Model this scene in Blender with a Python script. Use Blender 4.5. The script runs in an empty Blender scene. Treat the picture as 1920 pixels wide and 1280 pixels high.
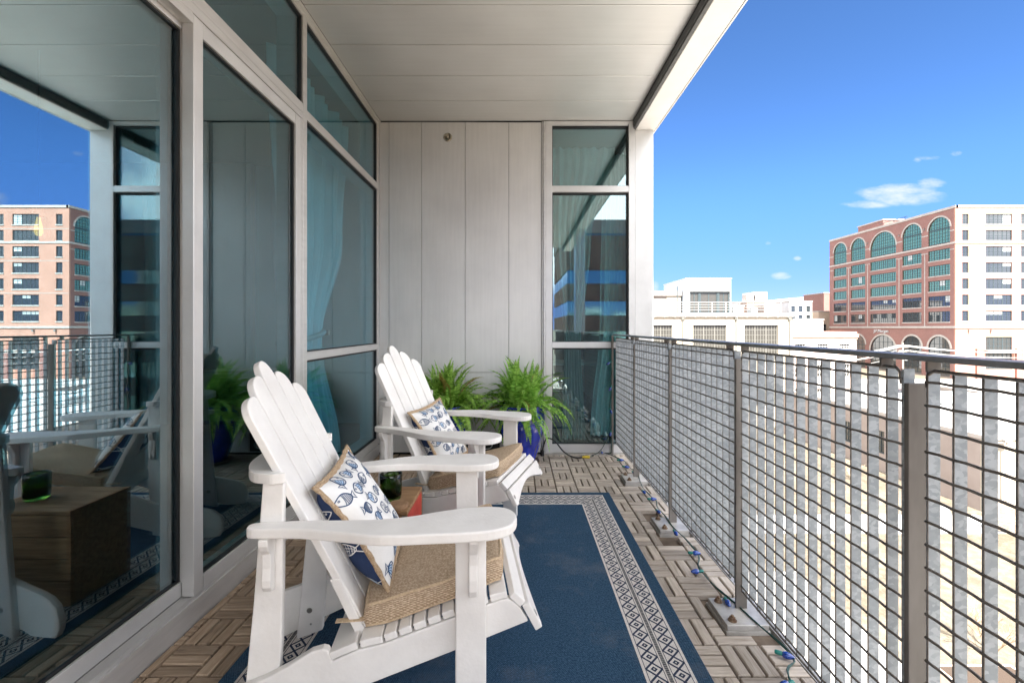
import bpy, bmesh, math, random
from mathutils import Vector, Matrix
S = bpy.context.scene
COL = S.collection
R = math.radians
PI = math.pi
H = 1.15                                   # eye height above the deck
GZ = -12.3                                 # street level below the deck

# ------------------------------------------------------------------ helpers
class MB:
    """collects shapes, then links them as ONE mesh object"""
    def __init__(s):
        s.v = []; s.f = []; s.m = []; s.uv = {}
    def add(s, vs, fs, m=0, uvs=None):
        b = len(s.v); s.v += [tuple(p) for p in vs]
        for i, f in enumerate(fs):
            if uvs: s.uv[len(s.f)] = uvs[i]
            s.f.append(tuple(b + k for k in f)); s.m.append(m)
    def box(s, x0, x1, y0, y1, z0, z1, m=0, M=None):
        vs = [Vector(p) for p in ((x0,y0,z0),(x1,y0,z0),(x1,y1,z0),(x0,y1,z0),(x0,y0,z1),(x1,y0,z1),(x1,y1,z1),(x0,y1,z1))]
        if M: vs = [M @ p for p in vs]
        s.add(vs, [(3,2,1,0),(4,5,6,7),(0,1,5,4),(1,2,6,5),(2,3,7,6),(3,0,4,7)], m)
        return s
    def prism(s, poly, fn, a, b, m=0):
        """poly: 2D outline (counter-clockwise seen from the b side); fn(p, q, t) -> 3D; extruded from t=a to t=b"""
        n = len(poly)
        vs = [fn(p, q, a) for p, q in poly] + [fn(p, q, b) for p, q in poly]
        fs = [tuple(reversed(range(n))), tuple(range(n, 2*n))]
        fs += [(i, (i+1) % n, n + (i+1) % n, n + i) for i in range(n)]
        s.add(vs, fs, m); return s
    def tube(s, pts, r, n=8, m=0, closed=False, cap=True):
        pts = [Vector(p) for p in pts]; N = len(pts); rings = []
        up = Vector((0.13, 0.27, 1)).normalized()
        for i, p in enumerate(pts):
            if closed: t = pts[(i+1) % N] - pts[i-1]
            else: t = pts[min(i+1, N-1)] - pts[max(i-1, 0)]
            t.normalize()
            if abs(t.dot(up)) > 0.96: up = Vector((1, 0.2, 0.1)).normalized()
            a = t.cross(up).normalized(); b = a.cross(t); up = b
            rr = r[i] if isinstance(r, (list, tuple)) else r
            rings.append([p + a*math.cos(2*PI*k/n)*rr + b*math.sin(2*PI*k/n)*rr for k in range(n)])
        vs = [q for ring in rings for q in ring]; fs = []
        for i in range(N if closed else N-1):
            j = (i+1) % N
            for k in range(n):
                l = (k+1) % n
                fs.append((i*n+k, i*n+l, j*n+l, j*n+k))
        if cap and not closed:
            fs.append(tuple(reversed(range(n)))); fs.append(tuple((N-1)*n + k for k in range(n)))
        s.add(vs, fs, m); return s
    def lathe(s, prof, n=32, m=0, c=(0,0,0), lobe=None, cap=True):
        vs = []; fs = []
        for i, (r, z) in enumerate(prof):
            for k in range(n):
                a = 2*PI*k/n
                rr = r * (lobe(a, z, i) if lobe else 1)
                vs.append((c[0]+rr*math.cos(a), c[1]+rr*math.sin(a), c[2]+z))
        for i in range(len(prof)-1):
            for k in range(n):
                l = (k+1) % n
                fs.append((i*n+k, i*n+l, (i+1)*n+l, (i+1)*n+k))
        if cap:
            fs.append(tuple(reversed(range(n)))); fs.append(tuple((len(prof)-1)*n+k for k in range(n)))
        s.add(vs, fs, m); return s
    def build(s, name, mats, parent=None, smooth=False, bevel=0, seg=2, sub=0, fix=None):
        me = bpy.data.meshes.new(name)
        me.from_pydata(s.v, [], s.f)
        if fix or (fix is None and bevel):
            bm = bmesh.new(); bm.from_mesh(me); bmesh.ops.recalc_face_normals(bm, faces=bm.faces); bm.to_mesh(me); bm.free()
        if not isinstance(mats, (list, tuple)): mats = [mats]
        for m in mats: me.materials.append(m)
        for p, mi in zip(me.polygons, s.m):
            p.material_index = mi; p.use_smooth = smooth
        if s.uv:
            L = me.uv_layers.new(name='UVMap')
            for p in me.polygons:
                u = s.uv.get(p.index)
                if u:
                    for li, c in zip(p.loop_indices, u): L.data[li].uv = c
        me.update()
        o = bpy.data.objects.new(name, me); COL.objects.link(o)
        if parent: o.parent = parent
        if bevel:
            b = o.modifiers.new('bevel', 'BEVEL'); b.width = bevel; b.segments = seg; b.limit_method = 'ANGLE'; b.angle_limit = R(35)
        if sub:
            b = o.modifiers.new('sub', 'SUBSURF'); b.levels = sub; b.render_levels = sub
        return o

def tag(o, label=None, cat=None, group=None, kind=None):
    if label: o['label'] = label
    if cat: o['category'] = cat
    if group: o['group'] = group
    if kind: o['kind'] = kind
    return o
def thing(name, label, cat, loc=(0,0,0), rz=0, group=None):
    o = bpy.data.objects.new(name, None); COL.objects.link(o)
    o.empty_display_size = 0.1
    o.location = loc; o.rotation_euler = (0, 0, rz)
    return tag(o, label, cat, group)
def copy_tree(o, parent=None):
    c = o.copy(); COL.objects.link(c)
    if parent: c.parent = parent
    for ch in list(o.children): copy_tree(ch, c)
    return c
def box(name, mats, x0, x1, y0, y1, z0, z1, parent=None, bevel=0):
    return MB().box(x0, x1, y0, y1, z0, z1).build(name, mats, parent, bevel=bevel)

# ------------------------------------------------------------------ materials
def nt(name):
    m = bpy.data.materials.new(name); m.use_nodes = True
    t = m.node_tree; b = t.nodes['Principled BSDF']
    return m, t, b
def N(t, typ, **kw):
    n = t.nodes.new(typ)
    for k, v in kw.items():
        if k.startswith('i_'):
            n.inputs[k[2:].replace('_', ' ')].default_value = v
        else: setattr(n, k, v)
    return n
def ramp(t, stops):
    n = t.nodes.new('ShaderNodeValToRGB')
    e = n.color_ramp.elements
    e[0].position, e[0].color = stops[0][0], (*stops[0][1], 1)
    e[1].position, e[1].color = stops[-1][0], (*stops[-1][1], 1)
    for p, c in stops[1:-1]:
        x = e.new(p); x.color = (*c, 1)
    return n
def mat(name, c1, c2=None, scale=3, rough=0.5, metal=0.0, detail=4, bump=0.0, bscale=None, stretch=(1,1,1), spec=0.5, coat=0, rvar=0.0, coord='Object'):
    m, t, b = nt(name); L = t.links
    b.inputs['Roughness'].default_value = rough; b.inputs['Metallic'].default_value = metal
    b.inputs['Specular IOR Level'].default_value = spec; b.inputs['Coat Weight'].default_value = coat
    tc = N(t, 'ShaderNodeTexCoord'); mp = N(t, 'ShaderNodeMapping'); mp.inputs['Scale'].default_value = stretch
    L.new(tc.outputs[coord], mp.inputs[0])
    if c2 is not None:
        n = N(t, 'ShaderNodeTexNoise', i_Scale=scale, i_Detail=detail, i_Roughness=0.6)
        L.new(mp.outputs[0], n.inputs['Vector'])
        r = ramp(t, [(0.32, c1), (0.68, c2)]); L.new(n.outputs['Fac'], r.inputs[0]); L.new(r.outputs[0], b.inputs['Base Color'])
        if rvar:
            mr = N(t, 'ShaderNodeMapRange'); mr.inputs[3].default_value = rough - rvar; mr.inputs[4].default_value = rough + rvar
            L.new(n.outputs['Fac'], mr.inputs[0]); L.new(mr.outputs[0], b.inputs['Roughness'])
    else: b.inputs['Base Color'].default_value = (*c1, 1)
    if bump:
        n2 = N(t, 'ShaderNodeTexNoise', i_Scale=bscale or scale*6, i_Detail=5)
        L.new(mp.outputs[0], n2.inputs['Vector'])
        bp = N(t, 'ShaderNodeBump', i_Strength=bump, i_Distance=0.01); L.new(n2.outputs['Fac'], bp.inputs['Height']); L.new(bp.outputs[0], b.inputs['Normal'])
    return m

M = {}
M['white_poly'] = mat('white_poly', (0.74,0.715,0.685), (0.83,0.81,0.78), 7, 0.42, bump=0.10, bscale=70)
M['aluminium'] = mat('aluminium', (0.58,0.57,0.555), (0.66,0.65,0.635), 6, 0.36, 0.35, stretch=(1,1,8), rvar=0.06)
M['alu_bright'] = mat('alu_bright', (0.62,0.615,0.605), (0.69,0.685,0.675), 6, 0.33, 0.3, rvar=0.05)
M['gasket'] = mat('gasket', (0.012,0.013,0.014), rough=0.6)
M['dark_gasket'] = mat('dark_gasket', (0.05,0.05,0.05), (0.09,0.09,0.09), 30, 0.5)
M['paint_white'] = mat('paint_white', (0.72,0.70,0.67), (0.78,0.76,0.73), 4, 0.5, bump=0.03)
M['rod'] = mat('rod', (0.13,0.113,0.098), (0.24,0.215,0.19), 40, 0.5, 0.5)
M['steel'] = mat('steel', (0.125,0.110,0.096), (0.225,0.205,0.183), 9, 0.55, 0.2, stretch=(1,1,.35), rvar=0.1)
M['rail_steel'] = mat('rail_steel', (0.17,0.17,0.17), (0.28,0.28,0.28), 14, 0.42, 0.6, rvar=0.08)
M['rust'] = mat('rust', (0.12,0.06,0.03), (0.27,0.19,0.12), 60, 0.75, bump=0.3)
M['concrete'] = mat('concrete', (0.36,0.34,0.31), (0.50,0.48,0.45), 14, 0.85, bump=0.2)
M['substrate'] = mat('substrate', (0.11,0.08,0.056), (0.22,0.17,0.13), 8, 0.9, bump=0.2)
M['plate'] = mat('plate', (0.40,0.38,0.35), (0.62,0.59,0.55), 12, 0.5, 0.35)
M['wire'] = mat('wire', (0.008,0.05,0.04), rough=0.45)
M['black_rubber'] = mat('black_rubber', (0.012,0.012,0.013), rough=0.45)
M['yellow'] = mat('yellow', (0.75,0.55,0.05), rough=0.45)
M['socket'] = mat('socket', (0.005,0.16,0.13), rough=0.4)
M['navy'] = mat('navy', (0.012,0.028,0.085), (0.018,0.04,0.11), 40, 0.9, bump=0.15, bscale=500)
M['ink'] = mat('ink', (0.02,0.06,0.15), rough=0.9)
M['ink_pale'] = mat('ink_pale', (0.42,0.55,0.72), rough=0.9)
M['linen'] = mat('linen', (0.74,0.73,0.71), (0.80,0.79,0.77), 12, 0.9, bump=0.25, bscale=420)
M['braid'] = mat('braid', (0.34,0.23,0.13), (0.56,0.42,0.28), 150, 0.95, bump=0.7, bscale=220)
M['cobalt'] = mat('cobalt', (0.003,0.016,0.27), (0.006,0.034,0.50), 9, 0.12, coat=1.0, spec=0.6, bump=0.05, bscale=30)
M['terracotta'] = mat('terracotta', (0.16,0.11,0.08), (0.28,0.2,0.15), 20, 0.7)
M['soil'] = mat('soil', (0.03,0.02,0.012), (0.07,0.045,0.03), 50, 0.95, bump=0.6)
M['crate_wood'] = mat('crate_wood', (0.23,0.12,0.055), (0.42,0.26,0.13), 7, 0.7, stretch=(1,9,9), bump=0.2)
M['crate_red'] = mat('crate_red', (0.38,0.035,0.02), (0.55,0.06,0.035), 10, 0.6, bump=0.2)
M['cork'] = mat('cork', (0.30,0.17,0.09), (0.45,0.28,0.16), 60, 0.8)
M['bolt'] = mat('bolt', (0.30,0.29,0.27), (0.45,0.44,0.42), 60, 0.4, 0.8)
M['brass'] = mat('brass', (0.35,0.30,0.22), (0.5,0.45,0.36), 60, 0.3, 0.9)

def metal_panel(name, c1, c2, along):
    """matt aluminium cladding: faint brushed streaks, cloudy weathering and smudges"""
    m, t, b = nt(name); L = t.links
    tc = N(t, 'ShaderNodeTexCoord')
    mp = N(t, 'ShaderNodeMapping'); mp.inputs['Scale'].default_value = along
    L.new(tc.outputs['Object'], mp.inputs[0])
    n1 = N(t, 'ShaderNodeTexNoise', i_Scale=40.0, i_Detail=3); L.new(mp.outputs[0], n1.inputs['Vector'])
    n2 = N(t, 'ShaderNodeTexNoise', i_Scale=1.7, i_Detail=5); L.new(tc.outputs['Object'], n2.inputs['Vector'])
    ri = N(t, 'ShaderNodeNewGeometry')
    a = N(t, 'ShaderNodeMath', operation='MULTIPLY_ADD'); a.inputs[1].default_value = 0.32
    L.new(n1.outputs['Fac'], a.inputs[0]); L.new(n2.outputs['Fac'], a.inputs[2])
    a2 = N(t, 'ShaderNodeMath', operation='MULTIPLY_ADD'); a2.inputs[1].default_value = 0.10
    L.new(ri.outputs['Random Per Island'], a2.inputs[0]); L.new(a.outputs[0], a2.inputs[2])
    r = ramp(t, [(0.35, c1), (0.95, c2)]); L.new(a2.outputs[0], r.inputs[0]); L.new(r.outputs[0], b.inputs['Base Color'])
    mr = N(t, 'ShaderNodeMapRange'); mr.inputs[3].default_value = 0.34; mr.inputs[4].default_value = 0.5
    L.new(n2.outputs['Fac'], mr.inputs[0]); L.new(mr.outputs[0], b.inputs['Roughness'])
    b.inputs['Metallic'].default_value = 0.3
    return m
M['wall_panel'] = metal_panel('wall_panel', (0.58,0.57,0.555), (0.78,0.765,0.745), (1,1,.06))
M['soffit'] = metal_panel('soffit', (0.53,0.52,0.50), (0.64,0.63,0.61), (.05,1,1))

def galv(name):
    m, t, b = nt(name); L = t.links
    tc = N(t, 'ShaderNodeTexCoord'); mp = N(t, 'ShaderNodeMapping'); mp.inputs['Scale'].default_value = (1, 1, 1.6)
    L.new(tc.outputs['Object'], mp.inputs[0])
    nz = N(t, 'ShaderNodeTexNoise', i_Scale=45.0, i_Detail=2); L.new(mp.outputs[0], nz.inputs['Vector'])
    ad = N(t, 'ShaderNodeVectorMath', operation='MULTIPLY_ADD'); ad.inputs[1].default_value = (.02,.02,.02)
    L.new(nz.outputs['Color'], ad.inputs[0]); L.new(mp.outputs[0], ad.inputs[2])
    v = N(t, 'ShaderNodeTexVoronoi', i_Scale=70.0); L.new(ad.outputs[0], v.inputs['Vector'])
    sp = N(t, 'ShaderNodeSeparateColor'); L.new(v.outputs['Color'], sp.inputs[0])
    n = N(t, 'ShaderNodeTexNoise', i_Scale=12.0, i_Detail=5); L.new(tc.outputs['Object'], n.inputs['Vector'])
    mx = N(t, 'ShaderNodeMath', operation='MULTIPLY_ADD'); mx.inputs[1].default_value = 0.6
    L.new(sp.outputs[0], mx.inputs[0]); L.new(n.outputs['Fac'], mx.inputs[2])
    r = ramp(t, [(0.35, (.27,.30,.32)), (0.8, (.33,.36,.38)), (1.0, (.43,.46,.48))]); L.new(mx.outputs[0], r.inputs[0])
    L.new(r.outputs[0], b.inputs['Base Color'])
    b.inputs['Metallic'].default_value = 0.3; b.inputs['Roughness'].default_value = 0.5
    return m
M['galv'] = galv('galv')

def deck_wood():
    m, t, b = nt('deck_wood'); L = t.links
    uv = N(t, 'ShaderNodeUVMap'); g = N(t, 'ShaderNodeNewGeometry'); tc = N(t, 'ShaderNodeTexCoord')
    off = N(t, 'ShaderNodeCombineXYZ'); L.new(g.outputs['Random Per Island'], off.inputs[2])
    o2 = N(t, 'ShaderNodeVectorMath', operation='MULTIPLY_ADD'); o2.inputs[1].default_value = (0,0,37)
    L.new(off.outputs[0], o2.inputs[0]); L.new(uv.outputs[0], o2.inputs[2])
    mp = N(t, 'ShaderNodeMapping'); mp.inputs['Scale'].default_value = (7, 75, 1); L.new(o2.outputs[0], mp.inputs[0])
    n = N(t, 'ShaderNodeTexNoise', i_Scale=1.0, i_Detail=6, i_Roughness=0.65, i_Distortion=0.6); L.new(mp.outputs[0], n.inputs['Vector'])
    # weathering: worn silver near the railing, browner by the house
    nb = N(t, 'ShaderNodeTexNoise', i_Scale=1.3, i_Detail=3); L.new(tc.outputs['Object'], nb.inputs['Vector'])
    sx = N(t, 'ShaderNodeSeparateXYZ'); L.new(tc.outputs['Object'], sx.inputs[0])
    w = N(t, 'ShaderNodeMapRange'); w.inputs[1].default_value = -1.0; w.inputs[2].default_value = 0.35
    L.new(sx.outputs[0], w.inputs[0])
    w2 = N(t, 'ShaderNodeMath', operation='MULTIPLY_ADD'); w2.inputs[1].default_value = 0.45; L.new(nb.outputs['Fac'], w2.inputs[0])
    w3 = N(t, 'ShaderNodeMath', operation='MULTIPLY_ADD'); w3.inputs[1].default_value = 0.8; w3.inputs[2].default_value = -0.1; L.new(w.outputs[0], w3.inputs[0]); L.new(w3.outputs[0], w2.inputs[2])
    r1 = ramp(t, [(0.25, (.20,.135,.085)), (0.5, (.38,.27,.18)), (0.75, (.50,.385,.275))]); L.new(n.outputs['Fac'], r1.inputs[0])
    r2 = ramp(t, [(0.25, (.28,.235,.185)), (0.5, (.455,.395,.335)), (0.75, (.57,.51,.445))]); L.new(n.outputs['Fac'], r2.inputs[0])
    mx = N(t, 'ShaderNodeMix', data_type='RGBA'); L.new(w2.outputs[0], mx.inputs[0]); L.new(r1.outputs[0], mx.inputs[6]); L.new(r2.outputs[0], mx.inputs[7])
    hv = N(t, 'ShaderNodeHueSaturation'); mr = N(t, 'ShaderNodeMapRange'); mr.inputs[3].default_value = 0.72; mr.inputs[4].default_value = 1.2
    L.new(g.outputs['Random Per Island'], mr.inputs[0]); L.new(mr.outputs[0], hv.inputs['Value']); L.new(mx.outputs[2], hv.inputs['Color'])
    L.new(hv.outputs[0], b.inputs['Base Color']); b.inputs['Roughness'].default_value = 0.75
    bp = N(t, 'ShaderNodeBump', i_Strength=0.35, i_Distance=0.004); L.new(n.outputs['Fac'], bp.inputs['Height']); L.new(bp.outputs[0], b.inputs['Normal'])
    return m
M['deck_wood'] = deck_wood()

def weave(name, c1, c2, sx, sy, bump=0.5, rough=0.9, dirt=0.0):
    """coarse flat weave: two crossed waves in object space"""
    m, t, b = nt(name); L = t.links
    tc = N(t, 'ShaderNodeTexCoord')
    sp = N(t, 'ShaderNodeSeparateXYZ'); L.new(tc.outputs['Object'], sp.inputs[0])
    def wave(src, k):
        a = N(t, 'ShaderNodeMath', operation='MULTIPLY'); a.inputs[1].default_value = k; L.new(src, a.inputs[0])
        s_ = N(t, 'ShaderNodeMath', operation='SINE'); L.new(a.outputs[0], s_.inputs[0]); return s_.outputs[0]
    p = N(t, 'ShaderNodeMath', operation='MULTIPLY'); yz = N(t, 'ShaderNodeMath', operation='ADD'); L.new(sp.outputs[1], yz.inputs[0]); L.new(sp.outputs[2], yz.inputs[1])
    L.new(wave(sp.outputs[0], sx), p.inputs[0]); L.new(wave(yz.outputs[0], sy), p.inputs[1])
    n = N(t, 'ShaderNodeTexNoise', i_Scale=160.0, i_Detail=2); L.new(tc.outputs['Object'], n.inputs['Vector'])
    q = N(t, 'ShaderNodeMath', operation='MULTIPLY_ADD'); q.inputs[1].default_value = 0.30; L.new(p.outputs[0], q.inputs[0]); L.new(n.outputs['Fac'], q.inputs[2])
    r = ramp(t, [(0.3, c1), (0.85, c2)]); L.new(q.outputs[0], r.inputs[0])
    out = r.outputs[0]
    if dirt:
        n3 = N(t, 'ShaderNodeTexNoise', i_Scale=2.6, i_Detail=6, i_Roughness=0.7); L.new(tc.outputs['Object'], n3.inputs['Vector'])
        mr = N(t, 'ShaderNodeMapRange'); mr.inputs[1].default_value = 0.52; mr.inputs[2].default_value = 0.8; mr.inputs[4].default_value = dirt
        L.new(n3.outputs['Fac'], mr.inputs[0])
        mx = N(t, 'ShaderNodeMix', data_type='RGBA'); L.new(mr.outputs[0], mx.inputs[0]); L.new(out, mx.inputs[6]); mx.inputs[7].default_value = (.25,.24,.24,1)
        out = mx.outputs[2]
    L.new(out, b.inputs['Base Color']); b.inputs['Roughness'].default_value = rough; b.inputs['Specular IOR Level'].default_value = 0.2
    bp = N(t, 'ShaderNodeBump', i_Strength=bump, i_Distance=0.003); L.new(q.outputs[0], bp.inputs['Height']); L.new(bp.outputs[0], b.inputs['Normal'])
    if dirt:                                # soft ripples of a rug that does not lie quite flat
        n4 = N(t, 'ShaderNodeTexNoise', i_Scale=3.2, i_Detail=2); L.new(tc.outputs['Object'], n4.inputs['Vector'])
        b2 = N(t, 'ShaderNodeBump', i_Strength=0.5, i_Distance=0.035); L.new(n4.outputs['Fac'], b2.inputs['Height']); L.new(b2.outputs[0], bp.inputs['Normal'])
    return m
M['rug_blue'] = weave('rug_blue', (.007,.028,.060), (.055,.12,.20), 1050, 700, dirt=0.35)
M['rug_cream'] = weave('rug_cream', (.55,.52,.49), (.80,.77,.73), 1050, 1050, dirt=.12)
M['rug_navy'] = weave('rug_navy', (.010,.018,.045), (.05,.07,.12), 1050, 1050)
M['rug_grey'] = weave('rug_grey', (.05,.05,.06), (.34,.33,.32), 60, 700)
M['jute'] = weave('jute', (.33,.23,.145), (.70,.56,.41), 330, 900, bump=0.6)
M['jute_pipe'] = mat('jute_pipe', (0.50,0.37,0.23), (0.70,0.54,0.37), 150, 0.9, bump=0.4)

def glass(name, tint, c, k):
    """coated clear glazing: tinted see-through plus a mirror reflection that grows towards grazing"""
    m, t, b = nt(name); L = t.links
    t.nodes.remove(b); out = t.nodes['Material Output']
    tr = N(t, 'ShaderNodeBsdfTransparent'); tr.inputs[0].default_value = (*tint, 1)
    gl = N(t, 'ShaderNodeBsdfGlossy'); gl.inputs['Roughness'].default_value = 0.0; gl.inputs[0].default_value = (.84,.95,1,1)
    ge = N(t, 'ShaderNodeNewGeometry')
    dt = N(t, 'ShaderNodeVectorMath', operation='DOT_PRODUCT'); L.new(ge.outputs['Normal'], dt.inputs[0]); L.new(ge.outputs['Incoming'], dt.inputs[1])
    ab = N(t, 'ShaderNodeMath', operation='ABSOLUTE'); L.new(dt.outputs['Value'], ab.inputs[0])
    om = N(t, 'ShaderNodeMath', operation='SUBTRACT', use_clamp=True); om.inputs[0].default_value = 1.0; L.new(ab.outputs[0], om.inputs[1])
    pw = N(t, 'ShaderNodeMath', operation='POWER'); pw.inputs[1].default_value = 5.0; L.new(om.outputs[0], pw.inputs[0])
    ma = N(t, 'ShaderNodeMath', operation='MULTIPLY_ADD', use_clamp=True); ma.inputs[1].default_value = k; ma.inputs[2].default_value = c
    L.new(pw.outputs[0], ma.inputs[0])
    mx = N(t, 'ShaderNodeMixShader'); L.new(ma.outputs[0], mx.inputs[0]); L.new(tr.outputs[0], mx.inputs[1]); L.new(gl.outputs[0], mx.inputs[2])
    L.new(mx.outputs[0], out.inputs[0])
    return m
M['glass'] = glass('glass', (.55,.83,.90), .175, .8)
M['glass_coated'] = glass('glass_coated', (.50,.80,.90), .31, .8)
M['glass_back'] = glass('glass_back', (.62,.86,.87), .16, .8)

def thin_glass(name, col, rough=0.02):
    m, t, b = nt(name)
    b.inputs['Base Color'].default_value = (*col, 1); b.inputs['Transmission Weight'].default_value = 1.0
    b.inputs['Roughness'].default_value = rough; b.inputs['IOR'].default_value = 1.45
    return m
M['green_glass'] = thin_glass('green_glass', (.16,.36,.06))
M['blue_bulb'] = mat('blue_bulb', (0.004,0.03,0.22), (0.01,0.07,0.36), 60, 0.18, coat=0.8)

def leaf(name, c1, c2):
    m, t, b = nt(name); L = t.links
    g = N(t, 'ShaderNodeNewGeometry'); r = ramp(t, [(0.0, c1), (1.0, c2)])
    L.new(g.outputs['Random Per Island'], r.inputs[0]); L.new(r.outputs[0], b.inputs['Base Color'])
    b.inputs['Roughness'].default_value = 0.5
    tl = N(t, 'ShaderNodeBsdfTranslucent'); L.new(r.outputs[0], tl.inputs[0])
    mx = N(t, 'ShaderNodeMixShader'); mx.inputs[0].default_value = 0.45
    L.new(b.outputs[0], mx.inputs[1]); L.new(tl.outputs[0], mx.inputs[2]); L.new(mx.outputs[0], t.nodes['Material Output'].inputs[0])
    return m
M['fern'] = leaf('fern', (.13,.30,.03), (.46,.70,.14))
M['frond_dry'] = leaf('frond_dry', (.30,.19,.05), (.48,.36,.12))
M['fern_bright'] = leaf('fern_bright', (.13,.34,.035), (.46,.74,.15))

def pane(name, col, ior=2.0, rough=0.03, metal=0.0, vary=0.0):
    m, t, b = nt(name); L = t.links
    b.inputs['Base Color'].default_value = (*col, 1); b.inputs['Roughness'].default_value = rough; b.inputs['IOR'].default_value = ior
    b.inputs['Metallic'].default_value = metal
    return m
M['pane_teal'] = pane('pane_teal', (.34,.50,.26), 1.5, 0.06, 0.85)
M['pane_blue'] = pane('pane_blue', (.36,.55,.56), 1.5, 0.06, 0.8)
M['pane_dark'] = pane('pane_dark', (.03,.035,.038), 1.9)
M['pane_far'] = pane('pane_far', (.055,.052,.045), 1.5, 0.12)
M['blind'] = mat('blind', (.42,.45,.44), (.5,.53,.52), 2, 0.7)
M['frame_dark'] = mat('frame_dark', (.035,.05,.055), rough=0.5)
M['frame_grey'] = mat('frame_grey', (.12,.115,.10), rough=0.6)

def brick(name, c1, c2, mortar, sx=1.0):
    m, t, b = nt(name); L = t.links
    tc = N(t, 'ShaderNodeTexCoord'); sp = N(t, 'ShaderNodeSeparateXYZ'); L.new(tc.outputs['Object'], sp.inputs[0])
    ad = N(t, 'ShaderNodeMath', operation='ADD'); L.new(sp.outputs[0], ad.inputs[0]); L.new(sp.outputs[1], ad.inputs[1])
    cb = N(t, 'ShaderNodeCombineXYZ'); L.new(ad.outputs[0], cb.inputs[0]); L.new(sp.outputs[2], cb.inputs[1])
    br = N(t, 'ShaderNodeTexBrick', i_Scale=4.0); L.new(cb.outputs[0], br.inputs['Vector'])
    br.inputs['Color1'].default_value = (*c1, 1); br.inputs['Color2'].default_value = (*c2, 1); br.inputs['Mortar'].default_value = (*mortar, 1)
    br.inputs['Mortar Size'].default_value = 0.03
    n = N(t, 'ShaderNodeTexNoise', i_Scale=0.35, i_Detail=5); L.new(tc.outputs['Object'], n.inputs['Vector'])
    hv = N(t, 'ShaderNodeHueSaturation'); mr = N(t, 'ShaderNodeMapRange'); mr.inputs[3].default_value = 0.8; mr.inputs[4].default_value = 1.2
    L.new(n.outputs['Fac'], mr.inputs[0]); L.new(mr.outputs[0], hv.inputs['Value']); L.new(br.outputs[0], hv.inputs['Color']); L.new(hv.outputs[0], b.inputs['Base Color'])
    b.inputs['Roughness'].default_value = 0.9
    return m
M['brick_red'] = brick('brick_red', (.205,.088,.072), (.25,.115,.095), (.26,.175,.15))
M['brick_pale'] = brick('brick_pale', (.36,.165,.11), (.43,.205,.14), (.42,.28,.22))
M['brick_tan'] = brick('brick_tan', (.50,.36,.26), (.56,.42,.32), (.5,.4,.3))
M['brick_brown'] = brick('brick_brown', (.19,.15,.13), (.25,.21,.18), (.28,.25,.23))
M['stone'] = mat('stone', (.36,.325,.29), (.44,.405,.365), .8, 0.85)
M['cream_wall'] = mat('cream_wall', (.31,.27,.21), (.37,.325,.26), .25, 0.9, detail=6)
M['white_wall'] = mat('white_wall', (.50,.50,.49), (.58,.58,.57), .4, 0.8)
M['grey_clad'] = mat('grey_clad', (.50,.56,.62), (.56,.62,.68), .5, 0.5, stretch=(6,6,.3))
M['tan_wall'] = mat('tan_wall', (.27,.22,.19), (.33,.275,.24), .5, 0.9)
M['roof_white'] = mat('roof_white', (.30,.29,.275), (.44,.42,.40), .25, 0.85, detail=8)
M['coping'] = mat('coping', (.16,.15,.14), (.24,.22,.20), 2, 0.6)
M['coral'] = mat('coral', (.48,.24,.17), (.60,.33,.25), 1.5, 0.85, stretch=(1,1,4))
M['brown_wall'] = mat('brown_wall', (.22,.15,.12), (.33,.24,.19), .6, 0.9)
M['asphalt'] = mat('asphalt', (.10,.098,.095), (.17,.165,.16), .5, 0.9, detail=8)
M['pave'] = mat('pave', (.36,.345,.32), (.46,.445,.42), .5, 0.9, detail=8)
M['line'] = mat('line', (.75,.74,.70), rough=0.7)
M['fence_wood'] = mat('fence_wood', (.20,.15,.11), (.34,.27,.2), 3, 0.8)
M['pole'] = mat('pole', (.33,.27,.21), (.45,.38,.31), 3, 0.85, stretch=(6,6,.4))
M['cable'] = mat('cable', (.5,.48,.45), rough=0.6)
M['twig'] = mat('twig', (.30,.22,.14), (.46,.36,.25), 3, 0.9)
M['tyre'] = mat('tyre', (.02,.02,.02), rough=0.8)
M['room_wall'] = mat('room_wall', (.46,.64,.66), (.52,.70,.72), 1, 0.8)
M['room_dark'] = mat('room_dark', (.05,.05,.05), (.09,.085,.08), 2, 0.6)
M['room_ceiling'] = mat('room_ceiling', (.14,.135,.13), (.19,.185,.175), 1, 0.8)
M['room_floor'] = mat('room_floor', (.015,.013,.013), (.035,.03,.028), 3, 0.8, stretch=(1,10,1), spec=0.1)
M['curtain'] = mat('curtain', (.70,.72,.72), (.80,.82,.82), 3, 0.9)
M['curtain_grey'] = mat('curtain_grey', (.34,.36,.35), (.44,.46,.45), 3, 0.9)

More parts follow.
